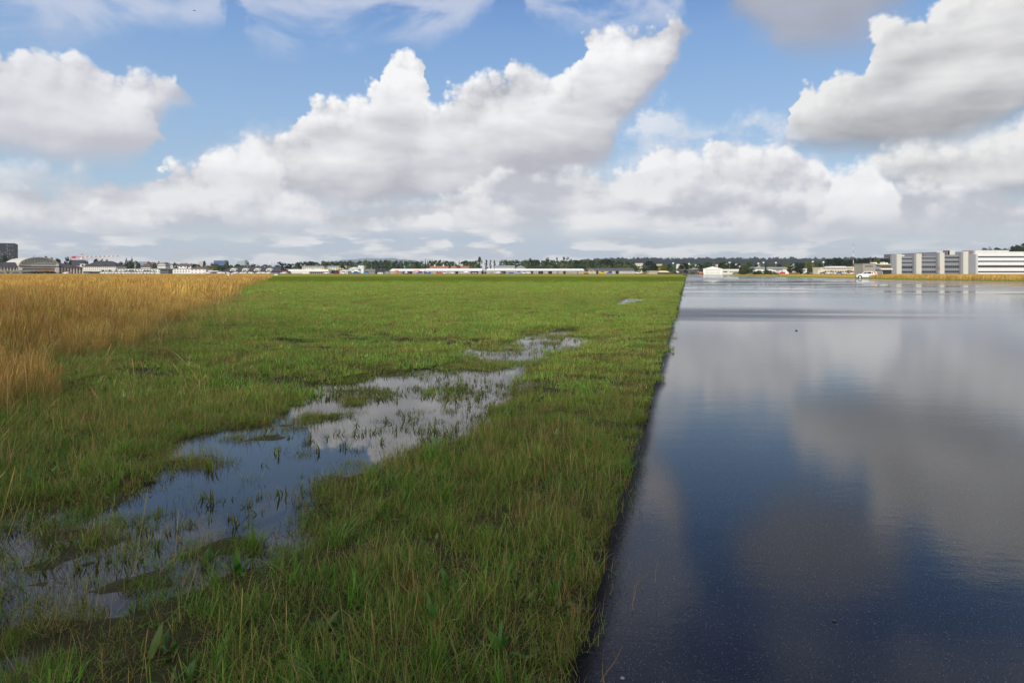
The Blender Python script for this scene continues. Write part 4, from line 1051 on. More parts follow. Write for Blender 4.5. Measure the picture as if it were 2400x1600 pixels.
bx_('stair_tower', 2093, 2104, 596.5, gpan, 2.0, 2.0); bx_('stair_tower', 2104.05, 2115, 595, tower, 1.0, 3.5)
bay(2115, 2144, 600.5, RW, gpan, 3.0)
bx_('stair_tower', 2144, 2149, 594, gpan, 1.0); bx_('stair_tower', 2149.05, 2161, 594, tower, .6)
bay(2161, 2198, 600, [(603.8, 606.5), (613, 616), (623, 627.7), (634.6, 639.5)], gpan, 2.6)
bx_('stair_tower', 2197.8, 2203, 592, gpan, .2); bx_('stair_tower', 2203.05, 2215, 592, tower, .6)
bay(2215, 2252, 597, [(601.5, 605.3), (611.3, 615), (622, 628), (634.2, 639)], gpan, 2.2)
bx_('stair_tower', 2251.8, 2258, 590.2, gpan, .2); bx_('stair_tower', 2258.05, 2271, 589, tower, .6)
bx_('stair_tower', 2271.05, 2286.8, 595.5, gpan, 0)
bay(2287, 2470, 595, [(600.4, 603.8), (611, 614), (621.5, 627), (635.3, 638.6)], wpan, -2)
for x0, x1, y0 in ((2295, 2343, 586), (2343.1, 2374, 586), (2374.1, 2410, 589.3)): bx_('roof_storey', x0, x1, y0, tower, 4, 8, 595.2)
for x0, x1, y0, m_ in ((2278, 2294, 586.5, mat('mauve_panel', (.22, .16, .17))), (2234, 2251, 587, tower), (2232, 2238, 586, mat('mauve_panel', ())), (2118, 2131, 597, offw), (2163, 2172, 596, offw), (2340, 2346, 588, dgrey)): bx_('roof_unit', x0, x1, y0, m_, 6, 5, 602)
b = MB()
xa, xb = gx(2124, d) - gx(2240, d), gx(2235, d) - gx(2240, d)
b.v = [(xa, 20, gz(602, d)), (xb, 20, gz(602, d)), (xb, 20, gz(588.5, d)), (xa, 20, gz(594, d)), (xa, 30, gz(602, d)), (xb, 30, gz(602, d)), (xb, 30, gz(588.5, d)), (xa, 30, gz(594, d))]
b.f = [(0, 1, 2, 3), (7, 6, 5, 4), (0, 4, 5, 1), (3, 2, 6, 7), (1, 5, 6, 2), (0, 3, 7, 4)]; b.m = [0] * 6
b.build('roof_storey', mat('roof_plant_brown', (.16, .14, .15)), r)
# the red letter A on the stair tower
fc = bpy.data.curves.new('letter', 'FONT'); fc.body = 'A'; fc.size = 4.35; fc.extrude = .08; fc.align_x = 'CENTER'
fo = bpy.data.objects.new('letter', fc); col.objects.link(fo)
dg = bpy.context.evaluated_depsgraph_get(); lm = bpy.data.meshes.new_from_object(fo.evaluated_get(dg)); bpy.data.objects.remove(fo)
lo = bpy.data.objects.new('letter', lm); col.objects.link(lo); lm.materials.clear(); lm.materials.append(redp)
lo.parent = r; lo.location = (gx(2200.3, d) - gx(2240, d), .04, gz(632.2, d)); lo.rotation_euler = (R(90), 0, 0); lo.scale = (.62, 1, 1)

# --- crane, masts, lamps, flagpole
dc = 760
r = root('tower_crane', 193, dc, 'red and white tower crane over the slate roofed house', 'crane')
def lattice(b, p, q, hw_, n, mi=(0, 1)):
    p = Vector(p); q = Vector(q); ax = (q - p).normalized(); u = Vector((0, 1, 0)); v = ax.cross(u).normalized()
    for i in range(n):
        a = p + (q - p) * (i / n); c = p + (q - p) * ((i + 1) / n); mm = mi[0] if (i // 2) % 2 == 0 else mi[1]
        for su, sv in ((1, 1), (1, -1), (-1, -1), (-1, 1)):
            b.tube(a + u * su * hw_ + v * sv * hw_, c + u * su * hw_ + v * sv * hw_, .13, n=4, mi=mm, cap=False)
        b.tube(a - u * hw_ - v * hw_, c - u * hw_ + v * hw_, .09, n=4, mi=mm, cap=False)
        b.tube(a - u * hw_ + v * hw_, a - u * hw_ - v * hw_, .09, n=4, mi=mm, cap=False)
ztop = gz(593, dc); zj = gz(602, dc)
b = MB(); lattice(b, (0, 0, 0), (0, 0, ztop - 1), .8, 26); b.build('mast', [redp, whitep], r, fix=False)
b = MB(); lattice(b, (0, 0, zj), (86 / F * dc, 0, gz(600, dc)), .55, 34); b.build('jib', [redp, whitep], r, fix=False)
b = MB(); lattice(b, (0, 0, zj), (-25 / F * dc, 0, zj + .2), .55, 10, (0, 0)); b.build('counter_jib', [redp, whitep], r, fix=False)
b = MB(); b.box(-24 / F * dc, -17 / F * dc, -.9, .9, zj - 1.6, zj + .8); b.build('counterweight', redp, r)
b = MB(); b.box(-.9, .9, -1.8, -.6, zj - 2.6, zj - .6); b.build('cab', whitep, r)
b = MB(); b.tube((0, 0, ztop - 1), (40 / F * dc, 0, zj + .8), .06, n=4); b.tube((0, 0, ztop - 1), (-20 / F * dc, 0, zj + .8), .06, n=4); b.build('tie_bar', steel, r)

def mast(name, label, cat, px_, yt, d, m1, m2=None, rad=.14, seg=6, head=None, group=None):
    r = root(name, px_, d, label, cat, group); H_ = gz(yt, d)
    b = MB()
    for i in range(seg): b.tube((0, 0, H_ * i / seg), (0, 0, H_ * (i + 1) / seg), rad * (1 - .5 * i / seg), rad * (1 - .5 * (i + 1) / seg), 6, mi=i % 2 if m2 else 0, cap=False)
    b.build('pole', [m1, m2 or m1], r, fix=False)
    if head:
        q = MB(); q.tube((0, 0, H_ - head * .3), (0, 0, H_ + head), head * .9, head * .9, 10); q.build('lamp_head' if name == 'lamp_post' else 'head', whitep, r)
    return r
mast('radio_mast', 'tall thin red and white radio mast above the cream building', 'mast', 2000, 569.5, 520, redp, whitep, .22, 9)
mast('radio_mast', 'tiny red and white mast left of the control tower', 'mast', 365.5, 604, 900, redp, whitep, .22, 7)
mast('flagpole', 'slim white flagpole standing before the dark conifers', 'flagpole', 316.5, 609, 545, whitep, None, .22, 4)
mast('lamp_post', 'pole with a white ball on top above the dark hall', 'lamp post', 634, 616.5, 560, steel, None, .12, 4, .9)
for px_, yt in ((1127.5, 606), (1137, 611), (1144, 613), (1151, 613), (1165, 611), (1170, 612), (1184, 618), (1113, 620)):
    mast('mast', 'thin grey metal mast in the cluster behind the silver hangars', 'mast', px_, yt, 610, steel, None, .22, 4, group='grey masts behind the silver hangars')
for px_, yt, wh in ((1578, 617.5, 'left of the tall dark bushes far behind the orange car'), (1615, 619, 'left of the white hangar, over the platform roofs'), (1710, 616, 'right of the white hangar, above the white shed'), (1777.5, 618, 'over the left end of the grey roofed depot'), (1789.5, 616, 'beside the dark thuja tree'), (1818.5, 616.5, 'over the middle of the grey roofed depot'), (1905, 614, 'left of the cream building'), (1930, 615, 'above the left end of the cream building')):
    mast('lamp_post', 'slender lamp post ' + wh, 'lamp post', px_, yt, 530, steel, None, .13, 4, .75)
mast('antenna', 'crossed antenna pole on the grey brown cube building', 'antenna', 2041, 608, 476, steel, None, .16, 3)
mast('lamp_post', 'tall thin lighting pole behind the timbered houses', 'lamp post', 871, 614.5, 600, steel, None, .14, 3)

# --- tents, vehicles and small things along the far apron
def tent(px0, px1, yt, label, m_=None, d=540):
    r = root('party_tent', (px0 + px1) / 2, d, label, 'tent', 'white party tents before the hangars'); w = (px1 - px0) / F * d; h_ = gz(yt, d); e_ = h_ * .55
    b = MB(); P = [(-w / 2, 0, e_), (w / 2, 0, e_), (w / 2, w * .6, e_), (-w / 2, w * .6, e_), (0, w * .3, h_)]
    for f in ((0, 1, 4), (1, 2, 4), (2, 3, 4), (3, 0, 4)): b.face([P[i] for i in f])
    b.build('tent_roof', m_ or canvas, r, fix=False)
    for x in (-w / 2 + .1, w / 2 - .1):
        for y_ in (.1, w * .6 - .1): q = MB(); q.tube((x, y_, 0), (x, y_, e_), .06, n=5); q.build('tent_pole', steel, r)
    return r
for a_ in ((947, 956.5, 636.5, 'small white tent right of the orange lorry'), (997, 1011, 637, 'white tent with a blue printed skirt'), (1085, 1099, 635.5, 'white tent raised on poles before a black doorway'), (1105, 1112, 639, 'low white tent left of its twin near the hangar end'), (1111, 1119, 638.8, 'low white tent right of its twin near the hangar end'),
           (1147, 1157, 638, 'dark grey tent at the start of the longest hangar'), (1158, 1179, 637, 'largest white tent before the longest hangar'), (1180, 1192, 638, 'white tent left of the dark doorway of the longest hangar'), (1193, 1203, 639, 'small white tent left of the pale blue van'),
           (822, 845, 632.5, 'big pointed white marquee before the white gabled house')):
    t = tent(a_[0], a_[1], a_[2], a_[3], dgrey if 'dark' in a_[3] else None)
    if 'blue' in a_[3]: q = MB(); q.box(-2.1, 2.1, -.05, .02, .2, 1.3); q.build('skirt', bluep, t)
# --- vehicles
def wheel(parent, x, y, rad=.34, wd=.22, rimm=None):
    b = MB(); n = 20
    prof = [(rad * .62, -wd / 2), (rad * .93, -wd / 2), (rad, -wd * .3), (rad, wd * .3), (rad * .93, wd / 2), (rad * .62, wd / 2)]
    for i in range(n):
        a0, a1 = 2 * math.pi * i / n, 2 * math.pi * (i + 1) / n
        for (r0, y0), (r1, y1) in zip(prof, prof[1:]):
            b.face([(r0 * math.cos(a0), y0, r0 * math.sin(a0)), (r1 * math.cos(a0), y1, r1 * math.sin(a0)), (r1 * math.cos(a1), y1, r1 * math.sin(a1)), (r0 * math.cos(a1), y0, r0 * math.sin(a1))])
    wo_ = b.build('wheel', rubber, parent, smooth=True); wo_.location = (x, y, rad)
    b = MB(); b.tube((0, -wd * .42, 0), (0, wd * .42, 0), rad * .60, n=16)
    for k in range(5):
        a = k * 2 * math.pi / 5; b.box(-.03, .03, -wd * .48, wd * .48, .06, rad * .58)
    b.build('rim', rimm or silver, wo_)
    return wo_
def loft_body(secs, name, m_, parent, bevel=.05):
    "secs: list of (x, halfwidth, zlow, zhigh) from nose to tail"
    b = MB(); rings = []
    for x, hw_, z0, z1 in secs:
        c = min(.09, (z1 - z0) * .3, hw_ * .3)
        rings.append([(x, -hw_ + c, z0), (x, -hw_, z0 + c), (x, -hw_, z1 - c), (x, -hw_ + c, z1), (x, hw_ - c, z1), (x, hw_, z1 - c), (x, hw_, z0 + c), (x, hw_ - c, z0)])
    for p, q in zip(rings, rings[1:]): b.quadstrip(p, q, 0, True)
    b.face(rings[0]); b.face(list(reversed(rings[-1])))
    return b.build(name, m_, parent)
def suv(name, label, loc, rz, paint, scale=1.0, rear=None, cat='car', group=None, tall=0.0, long=0.0):
    "nose towards -x"
    r = tag(empty(name, loc, rz), label, cat, group); r.scale = (scale,) * 3
    L0, L1 = -2.25, 2.25 + long
    body = loft_body([(L0, .70, .34, .80), (L0 + .08, .84, .28, .93), (L0 + .5, .90, .26, 1.02), (L0 + 1.15, .92, .26, 1.10), (L0 + 1.3, .92, .26, 1.12), (.4, .93, .26, 1.14), (L1 - .5, .93, .26, 1.16), (L1 - .08, .90, .30, 1.14), (L1, .82, .40, 1.05)], 'body', paint, r)
    zr = 1.72 + tall
    cab = MB()
    A_ = [(-1.12, 1.08), (-.42, zr - .05), (-.15, zr), (1.7 + long, zr), (2.0 + long, zr - .1), (2.20 + long, 1.10)]
    lo_, hi_ = .86, .74
    def hwz(z): return lo_ + (hi_ - lo_) * (z - 1.08) / (zr - 1.08)
    la = [(x, -hwz(z), z) for x, z in A_]; ra = [(x, hwz(z), z) for x, z in A_]
    cab.quadstrip(la, ra); cab.face(la); cab.face(list(reversed(ra))); cab.build('cabin', paint, r)
    # windows: side glass, windscreen, rear glass
    def side(xa, xb, xc, xd, s_, nm='side_window', m_=glassd):
        q = MB(); z0, z1 = 1.14, zr - .13
        o_ = .012
        def P(x, z): return (x, s_ * (hwz(z) + o_), z)
        q.face([P(xa, z0), P(xb, z0), P(xc, z1), P(xd, z1)]); f2 = [(x, y - s_ * .03, z) for x, y, z in [P(xa, z0), P(xb, z0), P(xc, z1), P(xd, z1)]]
        q.face(f2); q.quadstrip([P(xa, z0), P(xb, z0), P(xc, z1), P(xd, z1)], f2, close=True); return q.build(nm, m_, r)
    for s_ in (-1, 1):
        side(-.92, -.02, -.02, -.36, s_); side(.08, .95, .95, .08, s_)
        if rear is None: side(1.06, 2.02 + long, 1.80 + long, 1.06, s_)
        else:
            side(1.06, 1.30, 1.22, 1.06, s_)
            q = MB(); o_ = .016
            P_ = [(1.28, 1.71), (1.72, 1.70), (1.98, 1.30), (2.12, 1.08), (2.02, .74), (1.78, .80), (1.62, 1.16)]
            f1 = [(x, s_ * ((hwz(z) if z > 1.1 else .93) + o_), z) for x, z in P_]; f2 = [(x, y - s_ * .02, z) for x, y, z in f1]
            q.face(f1); q.face(f2); q.quadstrip(f1, f2, close=True); q.build('side_stripe', rear, r)
        q = MB(); q.box(-.75, -.55, min(s_ * .9, s_ * 1.08), max(s_ * .9, s_ * 1.08), 1.12, 1.28); q.build('mirror', paint, r)
        q = MB(); q.box(L0 + .10, L0 + .42, min(s_ * .6, s_ * .885), max(s_ * .6, s_ * .885), .74, .90); q.build('headlight', glassg, r)
        q = MB(); q.box(L1 - .12, L1 + .01, min(s_ * .72, s_ * .87), max(s_ * .72, s_ * .87), .8, 1.05); q.build('tail_light', redp, r)
        for x in (-.02, .98): q = MB(); q.box(x, x + .018, min(s_ * .925, s_ * .938), max(s_ * .925, s_ * .938), .45, 1.1); q.build('door_gap', dgrey, r)
        for x in (-1.42, 1.42 + long):
            q = MB(); n = 14; rr_ = .44
            q.prism([(x + rr_ * math.cos(math.pi * k / n), .36 + rr_ * math.sin(math.pi * k / n)) for k in range(n + 1)] + [(x - rr_, .2), (x + rr_, .2)], min(s_ * .80, s_ * .945), max(s_ * .80, s_ * .945)); q.build('wheel_arch', black, r)
            wheel(r, x, s_ * .86, .36)
    q = MB(); q.face([(-1.10, -.78, 1.12), (-1.10, .78, 1.12), (-.46, .70, zr - .10), (-.46, -.70, zr - .10)]); q.face([(-1.125, -.78, 1.13), (-1.125, .78, 1.13), (-.485, .70, zr - .09), (-.485, -.70, zr - .09)]); q.build('windscreen', glassg, r, fix=False)
    q = MB(); q.box(L0 - .03, L0 + .09, -.55, .55, .58, .86); q.box(L0 - .07, L0 + .06, -.72, .72, .30, .52); q.build('grille', black, r)
    q = MB()
    for s_ in (-.6, .6): q.tube((-.2, s_, zr + .06), (1.7, s_, zr + .06), .025, n=6)
    q.build('roof_rack', dgrey, r)
    return r
dS = 165.0
suv('parked_car', 'white off road car with orange red rear panel at the runway edge', (gx(2031, dS), dS, -.02), R(-24), whitep, 1.02, rear=mat('coral_vinyl', (.78, .13, .06), rough=.5))
# open van door and red crates just behind it
dv = 185.0
r = root('trailer', 2061, dv, 'small grey trailer with a window frame right behind the white off road car', 'trailer')
b = MB(); b.box(-.95, .95, 0, 2.2, .5, .95); b.build('body', mat('brown_crate', (.25, .10, .06)), r)
b = MB()
for s_ in (-.9, .9): b.tube((s_, 0, .95), (s_ * .85, 0, 1.75), .05, n=6)
b.tube((-.77, 0, 1.75), (.77, 0, 1.75), .05, n=6); b.build('frame', offw, r)
b = MB(); b.face([(-.85, .02, .98), (.85, .02, .98), (.74, .02, 1.72), (-.74, .02, 1.72)]); b.face([(-.85, .05, .98), (-.74, .05, 1.72), (.74, .05, 1.72), (.85, .05, .98)]); b.build('window', glassg, r, fix=False)
for s_ in (-.8, .8): wheel(r, s_, .8, .3)

cars = [
 (1929, 'dark parked car at the left end of the cream building', dgrey, 500, 0), (1941, 'white parked car left of the brown shrub', whitep, 495, 0), (1950, 'silver parked car behind the brown shrub', silver, 505, 1.5),
 (1968, 'dark blue parked car before the cream building entrance', bluep, 500, 0), (1978, 'pale parked car right of the dark blue one', silver, 496, .3),
 (1643.5, 'orange car left of the white gabled hangar', orange, 430, 1.57),
 (983, 'dark blue van between the banner and the blue skirted tent', bluep, 545, 0), (1031, 'red car before the second silver hangar', redp, 545, 0),
 (1041, 'white van behind the red car', whitep, 548, 0), (1060, 'white car left of the wide black doorway', whitep, 545, .2), (1214, 'pale blue van before the longest hangar', mat('pale_blue_paint', (.30, .45, .60), rough=.4), 540, 0), (1227, 'white van right of the pale blue van', whitep, 542, 0),
 (1238, 'white car left of the third dark doorway', whitep, 545, 0), (1494, 'white van at the right end of the dark roofed hangar', whitep, 530, 0), (1410, 'yellow van before the dark roofed hangar', yellow, 540, 0), (1428, 'blue car right of the yellow van', bluep, 545, 0),
 (858, 'bright blue van before the grey brown flat building', mat('bright_blue', (.05, .22, .55), rough=.4), 545, 0), (832, 'dark blue lorry under the big pointed marquee', bluep, 530, 0), (804, 'white van before the low white barn', whitep, 530, 0), (154.5, 'white car at the foot of the pillared right wing', whitep, 535, 0),
 (665, 'white car left of the white club building', whitep, 530, 0), (765, 'white van at the right end of the club building', whitep, 535, 0)]
for px_, lab, m_, dd, rz in cars:
    van = 'van' in lab or 'lorry' in lab
    suv('parked_van' if van else 'parked_car', lab, (gx(px_, dd), dd, 0), rz, m_, 1.0, cat='van' if van else 'car', group='vehicles parked along the far side', tall=.35 if van else -.15)
for i in range(16):       # the white row under the clipped trees
    px_ = 243 + i * 7.6 + random.uniform(-1.5, 1.5); dd = 535
    suv('parked_car', 'white car in the long row parked under the clipped trees', (gx(px_, dd), dd, 0), random.choice((0, math.pi)), whitep, 1.0, group='white cars under the clipped trees', tall=random.choice((-.15, .1)))
for i, px_ in enumerate((487, 515, 527, 533, 551, 567, 572, 589, 606, 618, 628)):
    dd = 540
    suv('parked_car', 'pale parked car in the row before the dark dormered hall', (gx(px_, dd), dd, 0), random.choice((0, math.pi)), whitep if i % 3 else silver, 1.0, group='pale cars before the dark hall', tall=-.1)
# lorry
r = root('lorry', 936, 545, 'orange lorry with a dark flatbed before the left silver hangar', 'lorry')
b = MB(); b.box(-3.6, -1.3, 0, 2.3, .6, 2.9); b.build('cab', orange, r); b = MB(); b.box(-3.66, -2.0, .15, 2.15, 1.7, 2.5); b.build('windscreen', glassd, r)
b = MB(); b.box(-1.2, 6.5, .1, 2.2, .8, 1.25); b.box(-1.1, -.95, .1, 2.2, 1.25, 2.0); b.build('flatbed', dgrey, r)
for x in (-2.6, 1.5, 4.6, 5.6):
    for y_ in (.15, 2.15): wheel(r, x, y_, .48)
r = root('banner', 977, 548, 'red and white printed banner hanging beside the blue van', 'banner'); b = MB(); b.box(-2.1, 2.1, 0, .06, 1.1, 2.9); b.build('cloth', mat('coral_banner', (.70, .22, .14)), r)
for k, zz in enumerate((1.5, 2.0, 2.45)): q = MB(); q.box(-1.7, 1.4 - k * .4, -.02, 0, zz, zz + .18); q.build('stripe', whitep, r)
for s_ in (-2.1, 2.1): q = MB(); q.tube((s_, .03, 0), (s_, .03, 3), .05, n=6); q.build('pole', steel, r)
# excavator
r = root('excavator', 1374, 545, 'yellow excavator with raised arm before the dark hangar roof', 'excavator')
for y_ in (0, 1.9):
    q = MB(); q.prism([(-1.9, .35), (-1.6, 0), (1.6, 0), (1.9, .35), (1.6, .75), (-1.6, .75)], y_, y_ + .5); q.build('track', rubber, r)
b = MB(); b.box(-1.7, 1.1, .1, 2.3, .8, 1.7); b.build('body', ochre, r); b = MB(); b.box(-.1, 1.0, .1, 1.1, 1.7, 2.7); b.build('cab', glassd, r)
b = MB(); b.tube((.9, 1.4, 1.4), (3.4, 1.4, 3.4), .26, .22, 6); b.build('boom', ochre, r); b = MB(); b.tube((3.4, 1.4, 3.4), (5.6, 1.4, 3.0), .2, .16, 6); b.build('arm', ochre, r)
b = MB(); b.prism([(5.2, 3.2), (6.0, 3.0), (5.9, 2.2), (5.2, 2.1)], 1.0, 1.8); b.build('bucket', ochre, r)
# runway marker cones in the dry meadow
for px_, lab, mm in ((535.5, 'white marker cone standing in the dry meadow', whitep), (544, 'red and white marker cone beside the white one', redp)):
    dd = 175.0; r = root('marker_cone', px_, dd, lab, 'marker'); b = MB(); b.tube((0, 0, 0), (0, 0, .9), .32, .10, 12); b.build('cone', whitep, r)
    b = MB(); b.tube((0, 0, .5), (0, 0, .72), .225, .172, 12, cap=False); b.build('band', mm, r); b = MB(); b.box(-.35, .35, -.35, .35, 0, .06); b.build('base', whitep, r)
    r.scale = (1.25,) * 3
for px_ in (644.5, 648.5):
    r = root('runway_light', px_, 300, 'small white airfield light box where dry and mown grass meet', 'airfield light', 'pair of airfield lights'); b = MB(); b.box(-.35, .35, 0, .5, .1, .6); b.build('box', whitep, r); b = MB(); b.tube((0, .25, 0), (0, .25, .12), .08); b.build('foot', steel, r)
# bird
r = tag(empty('bird', (gx(455, 120), 120, EYE + (637 - 25) / F * 120)), 'tiny dark bird gliding high at the upper left', 'bird'); r.scale = (.7,) * 3
bm_ = MB(); L_ = [(-.55, .05, .10), (-.28, .0, .02), (0, -.06, .0), (.28, 0, .02), (.55, .05, .14)]; T_ = [(-.5, .10, .10), (-.26, .16, .02), (0, .18, 0), (.26, .16, .02), (.5, .10, .14)]
bm_.quadstrip(L_, T_); bm_.quadstrip([(x, y, z - .03) for x, y, z in L_], [(x, y, z - .03) for x, y, z in T_])
bm_.tube((0, -.25, -.01), (0, .05, -.02), .03, .07, 8); bm_.tube((0, .05, -.02), (0, .4, 0), .07, .02, 8)
bm_.build('body', dgrey, r, smooth=True, fix=False)
# pebbles on the runway
for px_, py_, s_, lab in ((1866, 775, .032, 'small dark pebble on the wet runway near its far dark band'), (1955, 1455, .009, 'tiny dark stone on the wet runway at the lower middle'), (1458, 1590, .009, 'small grey pebble at the asphalt edge at the bottom')):
    p = ground(px_, py_); bm = bmesh.new(); bmesh.ops.create_icosphere(bm, subdivisions=2, radius=s_)
    for v_ in bm.verts: v_.co *= 1 + .25 * math.sin(v_.co.x * 90 + v_.co.y * 50); v_.co.z *= .55
    me = bpy.data.meshes.new('pebble'); bm.to_mesh(me); bm.free(); me.materials.append(grey if 'grey' in lab else dgrey); o = bpy.data.objects.new('pebble', me); o.location = (p.x, p.y, s_ * .3); col.objects.link(o); tag(o, lab, 'pebble')
# ---------- trees ---------------------------------------------------------------
def foliage_mat(name, c, var=.5):
    m = bpy.data.materials.new(name); m.use_nodes = True; nt = m.node_tree; nt.nodes.clear(); N = NT(nt)
    oi = N.node('ShaderNodeObjectInfo'); ge = N.node('ShaderNodeNewGeometry')
    n1 = N.noise(ge.outputs['Position'], .35, 3, .6)
    rp = S(nt, ge.outputs['Random Per Island'])
    hs = N.node('ShaderNodeHueSaturation'); hs.inputs['Color'].default_value = (*c, 1)
    N.put(hs.inputs['Hue'], .5 + (rp - .5) * .04 - (S(nt, oi.outputs['Random']) - .5) * .03)
    N.put(hs.inputs['Value'], .55 + n1 * .5 + (rp - .5) * var + S(nt, oi.outputs['Random']) * .35)
    d = N.node('ShaderNodeBsdfDiffuse'); nt.links.new(hs.outputs[0], d.inputs[0])
    t = N.node('ShaderNodeBsdfTranslucent'); nt.links.new(hs.outputs[0], t.inputs[0])
    mx = N.node('ShaderNodeMixShader'); mx.inputs[0].default_value = .2
    nt.links.new(d.outputs[0], mx.inputs[1]); nt.links.new(t.outputs[0], mx.inputs[2])
    o = N.node('ShaderNodeOutputMaterial'); nt.links.new(mx.outputs[0], o.inputs[0]); return m
FM = {'dark': foliage_mat('dark_foliage', (.030, .050, .024)), 'mid': foliage_mat('green_foliage', (.065, .105, .030)), 'light': foliage_mat('pale_foliage', (.12, .16, .05)),
      'yellow': foliage_mat('yellow_green_foliage', (.15, .17, .03)), 'conif': foliage_mat('conifer_foliage', (.018, .034, .022)), 'bright': foliage_mat('bright_foliage', (.13, .22, .03)), 'ridge': foliage_mat('hazed_ridge_foliage', (.022, .050, .058)), 'rust': foliage_mat('olive_brown_foliage', (.10, .08, .03))}  # ridge crowns: distance haze tinted into their blue
bark = mat('bark', (.10, .08, .06), var=.3)
def crown_mesh(kind, seed, nq):
    g = np.random.default_rng(seed)
    if kind in ('broad', 'round', 'bush', 'poplar', 'sparse'):
        nc = {'broad': 26, 'round': 18, 'bush': 20, 'poplar': 22, 'sparse': 14}[kind]
        # clump centres on a unit crown: x,y in -.5..5, z in 0..1
        cs = []
        for i in range(nc):
            z = g.uniform(.0, 1.0)
            if kind == 'poplar': rad = .34 * math.sin(math.pi * min(max(z * .9 + .08, 0), 1)) ** .6
            elif kind == 'bush': rad = .5 * math.sqrt(max(0, 1 - z ** 2))
            else: rad = .46 * math.sin(math.pi * (z * .86 + .10)) ** .7
            a = g.uniform(0, 2 * math.pi); rr = rad * math.sqrt(g.uniform(.25, 1))
            cs.append((rr * math.cos(a), rr * math.sin(a), z * .84 + .06, g.uniform(.10, .19) * (.8 if kind in ('sparse', 'poplar') else 1)))
        cs = np.array(cs); pk = g.integers(0, nc, nq)
        dv = g.normal(0, 1, (nq, 3)); dv /= np.linalg.norm(dv, axis=1)[:, None]
        rr = cs[pk, 3] * g.uniform(.55, 1.05, nq) ** .5
        c = cs[pk, :3] + dv * rr[:, None] * np.array([1, 1, .8]); size = .038 if kind != 'sparse' else .03
        nrm = dv + g.normal(0, .5, (nq, 3))
    else:   # conifer
        z = 1 - np.sqrt(g.uniform(0, 1, nq)); layer = np.floor(z * 11) / 11 + .045
        rad = (1 - z) ** .9 * .5 * (.72 + .4 * (1 - ((z * 11) % 1)))
        a = g.uniform(0, 2 * math.pi, nq); spoke = np.round(a / .7) * .7; a = a * .45 + spoke * .55
        rr = rad * np.sqrt(g.uniform(.2, 1, nq))
        c = np.stack([rr * np.cos(a), rr * np.sin(a), z - rr * .12], 1); size = .034; nrm = np.stack([np.cos(a) * .5, np.sin(a) * .5, np.ones(nq)], 1) + g.normal(0, .4, (nq, 3))
    nrm /= np.linalg.norm(nrm, axis=1)[:, None]
    t1 = np.cross(nrm, g.normal(0, 1, (nq, 3))); t1 /= np.linalg.norm(t1, axis=1)[:, None]; t2 = np.cross(nrm, t1)
    s1 = size * g.uniform(.6, 1.4, nq)[:, None]; s2 = size * g.uniform(.5, 1.1, nq)[:, None]
    V = np.stack([c - t1 * s1, c - t2 * s2, c + t1 * s1, c + t2 * s2], 1).reshape(-1, 3)
    Q = np.arange(nq * 4).reshape(-1, 4)
    me = bpy.data.meshes.new('crown'); me.vertices.add(len(V)); me.vertices.foreach_set('co', V.astype(np.float32).ravel())
    me.loops.add(Q.size); me.loops.foreach_set('vertex_index', Q.astype(np.int32).ravel()); me.polygons.add(nq); me.polygons.foreach_set('loop_start', np.arange(nq, dtype=np.int32) * 4)
    me.update(); me.validate(); me.materials.append(FM['mid']); return me
CM = {k: [crown_mesh(k, 5 + 17 * i + len(k), nq) for i in range(nv)] for k, nq, nv in (('broad', 1500, 4), ('round', 1300, 2), ('poplar', 1100, 2), ('conifer', 1300, 3), ('bush', 1500, 3), ('sparse', 800, 2))}
def trunk_mesh():
    b = MB(); b.tube((0, 0, 0), (0, 0, .62), .028, .014, 7)
    for k in range(5):
        a = k * 1.3; z = .25 + .07 * k; b.tube((0, 0, z), (.22 * math.cos(a), .22 * math.sin(a), z + .22), .012, .005, 5)
    o = b.build('trunk', bark); me = o.data; bpy.data.objects.remove(o); return me
TM = trunk_mesh()
def tree(px_, yt, wpx_, d, kind='broad', hue='mid', label='', group=None, ybase=None, name=None, cat='tree', z0=0.0, bare=.16):
    "crown spans wpx_ photo pixels, its top at photo row yt"
    H_ = gz(yt, d) - z0; W_ = wpx_ / F * d
    nm = name or {'conifer': 'conifer', 'bush': 'bush', 'poplar': 'poplar_tree'}.get(kind, 'tree')
    if kind == 'bush': bare = 0.0
    if kind == 'conifer': bare = .06
    r = tag(empty(nm, (gx(px_, d), d, z0), random.uniform(0, 6.28)), label, cat if kind != 'bush' or cat != 'tree' else 'bush', group)
    c = bpy.data.objects.new('crown', random.choice(CM[kind])); col.objects.link(c); c.parent = r
    c.location = (0, 0, H_ * bare); k = 1.12 if kind in ('conifer',) else 1.0
    c.scale = (W_ * k, W_ * k, H_ * (1 - bare)); c.rotation_euler = (0, 0, random.uniform(0, 6))
    c.material_slots[0].link = 'OBJECT'; c.material_slots[0].material = FM[hue]
    t = bpy.data.objects.new('trunk', TM); col.objects.link(t); t.parent = r; t.scale = (H_ * .8, H_ * .8, H_ * (.95 if kind != 'bush' else .6))
    return r
U = random.uniform
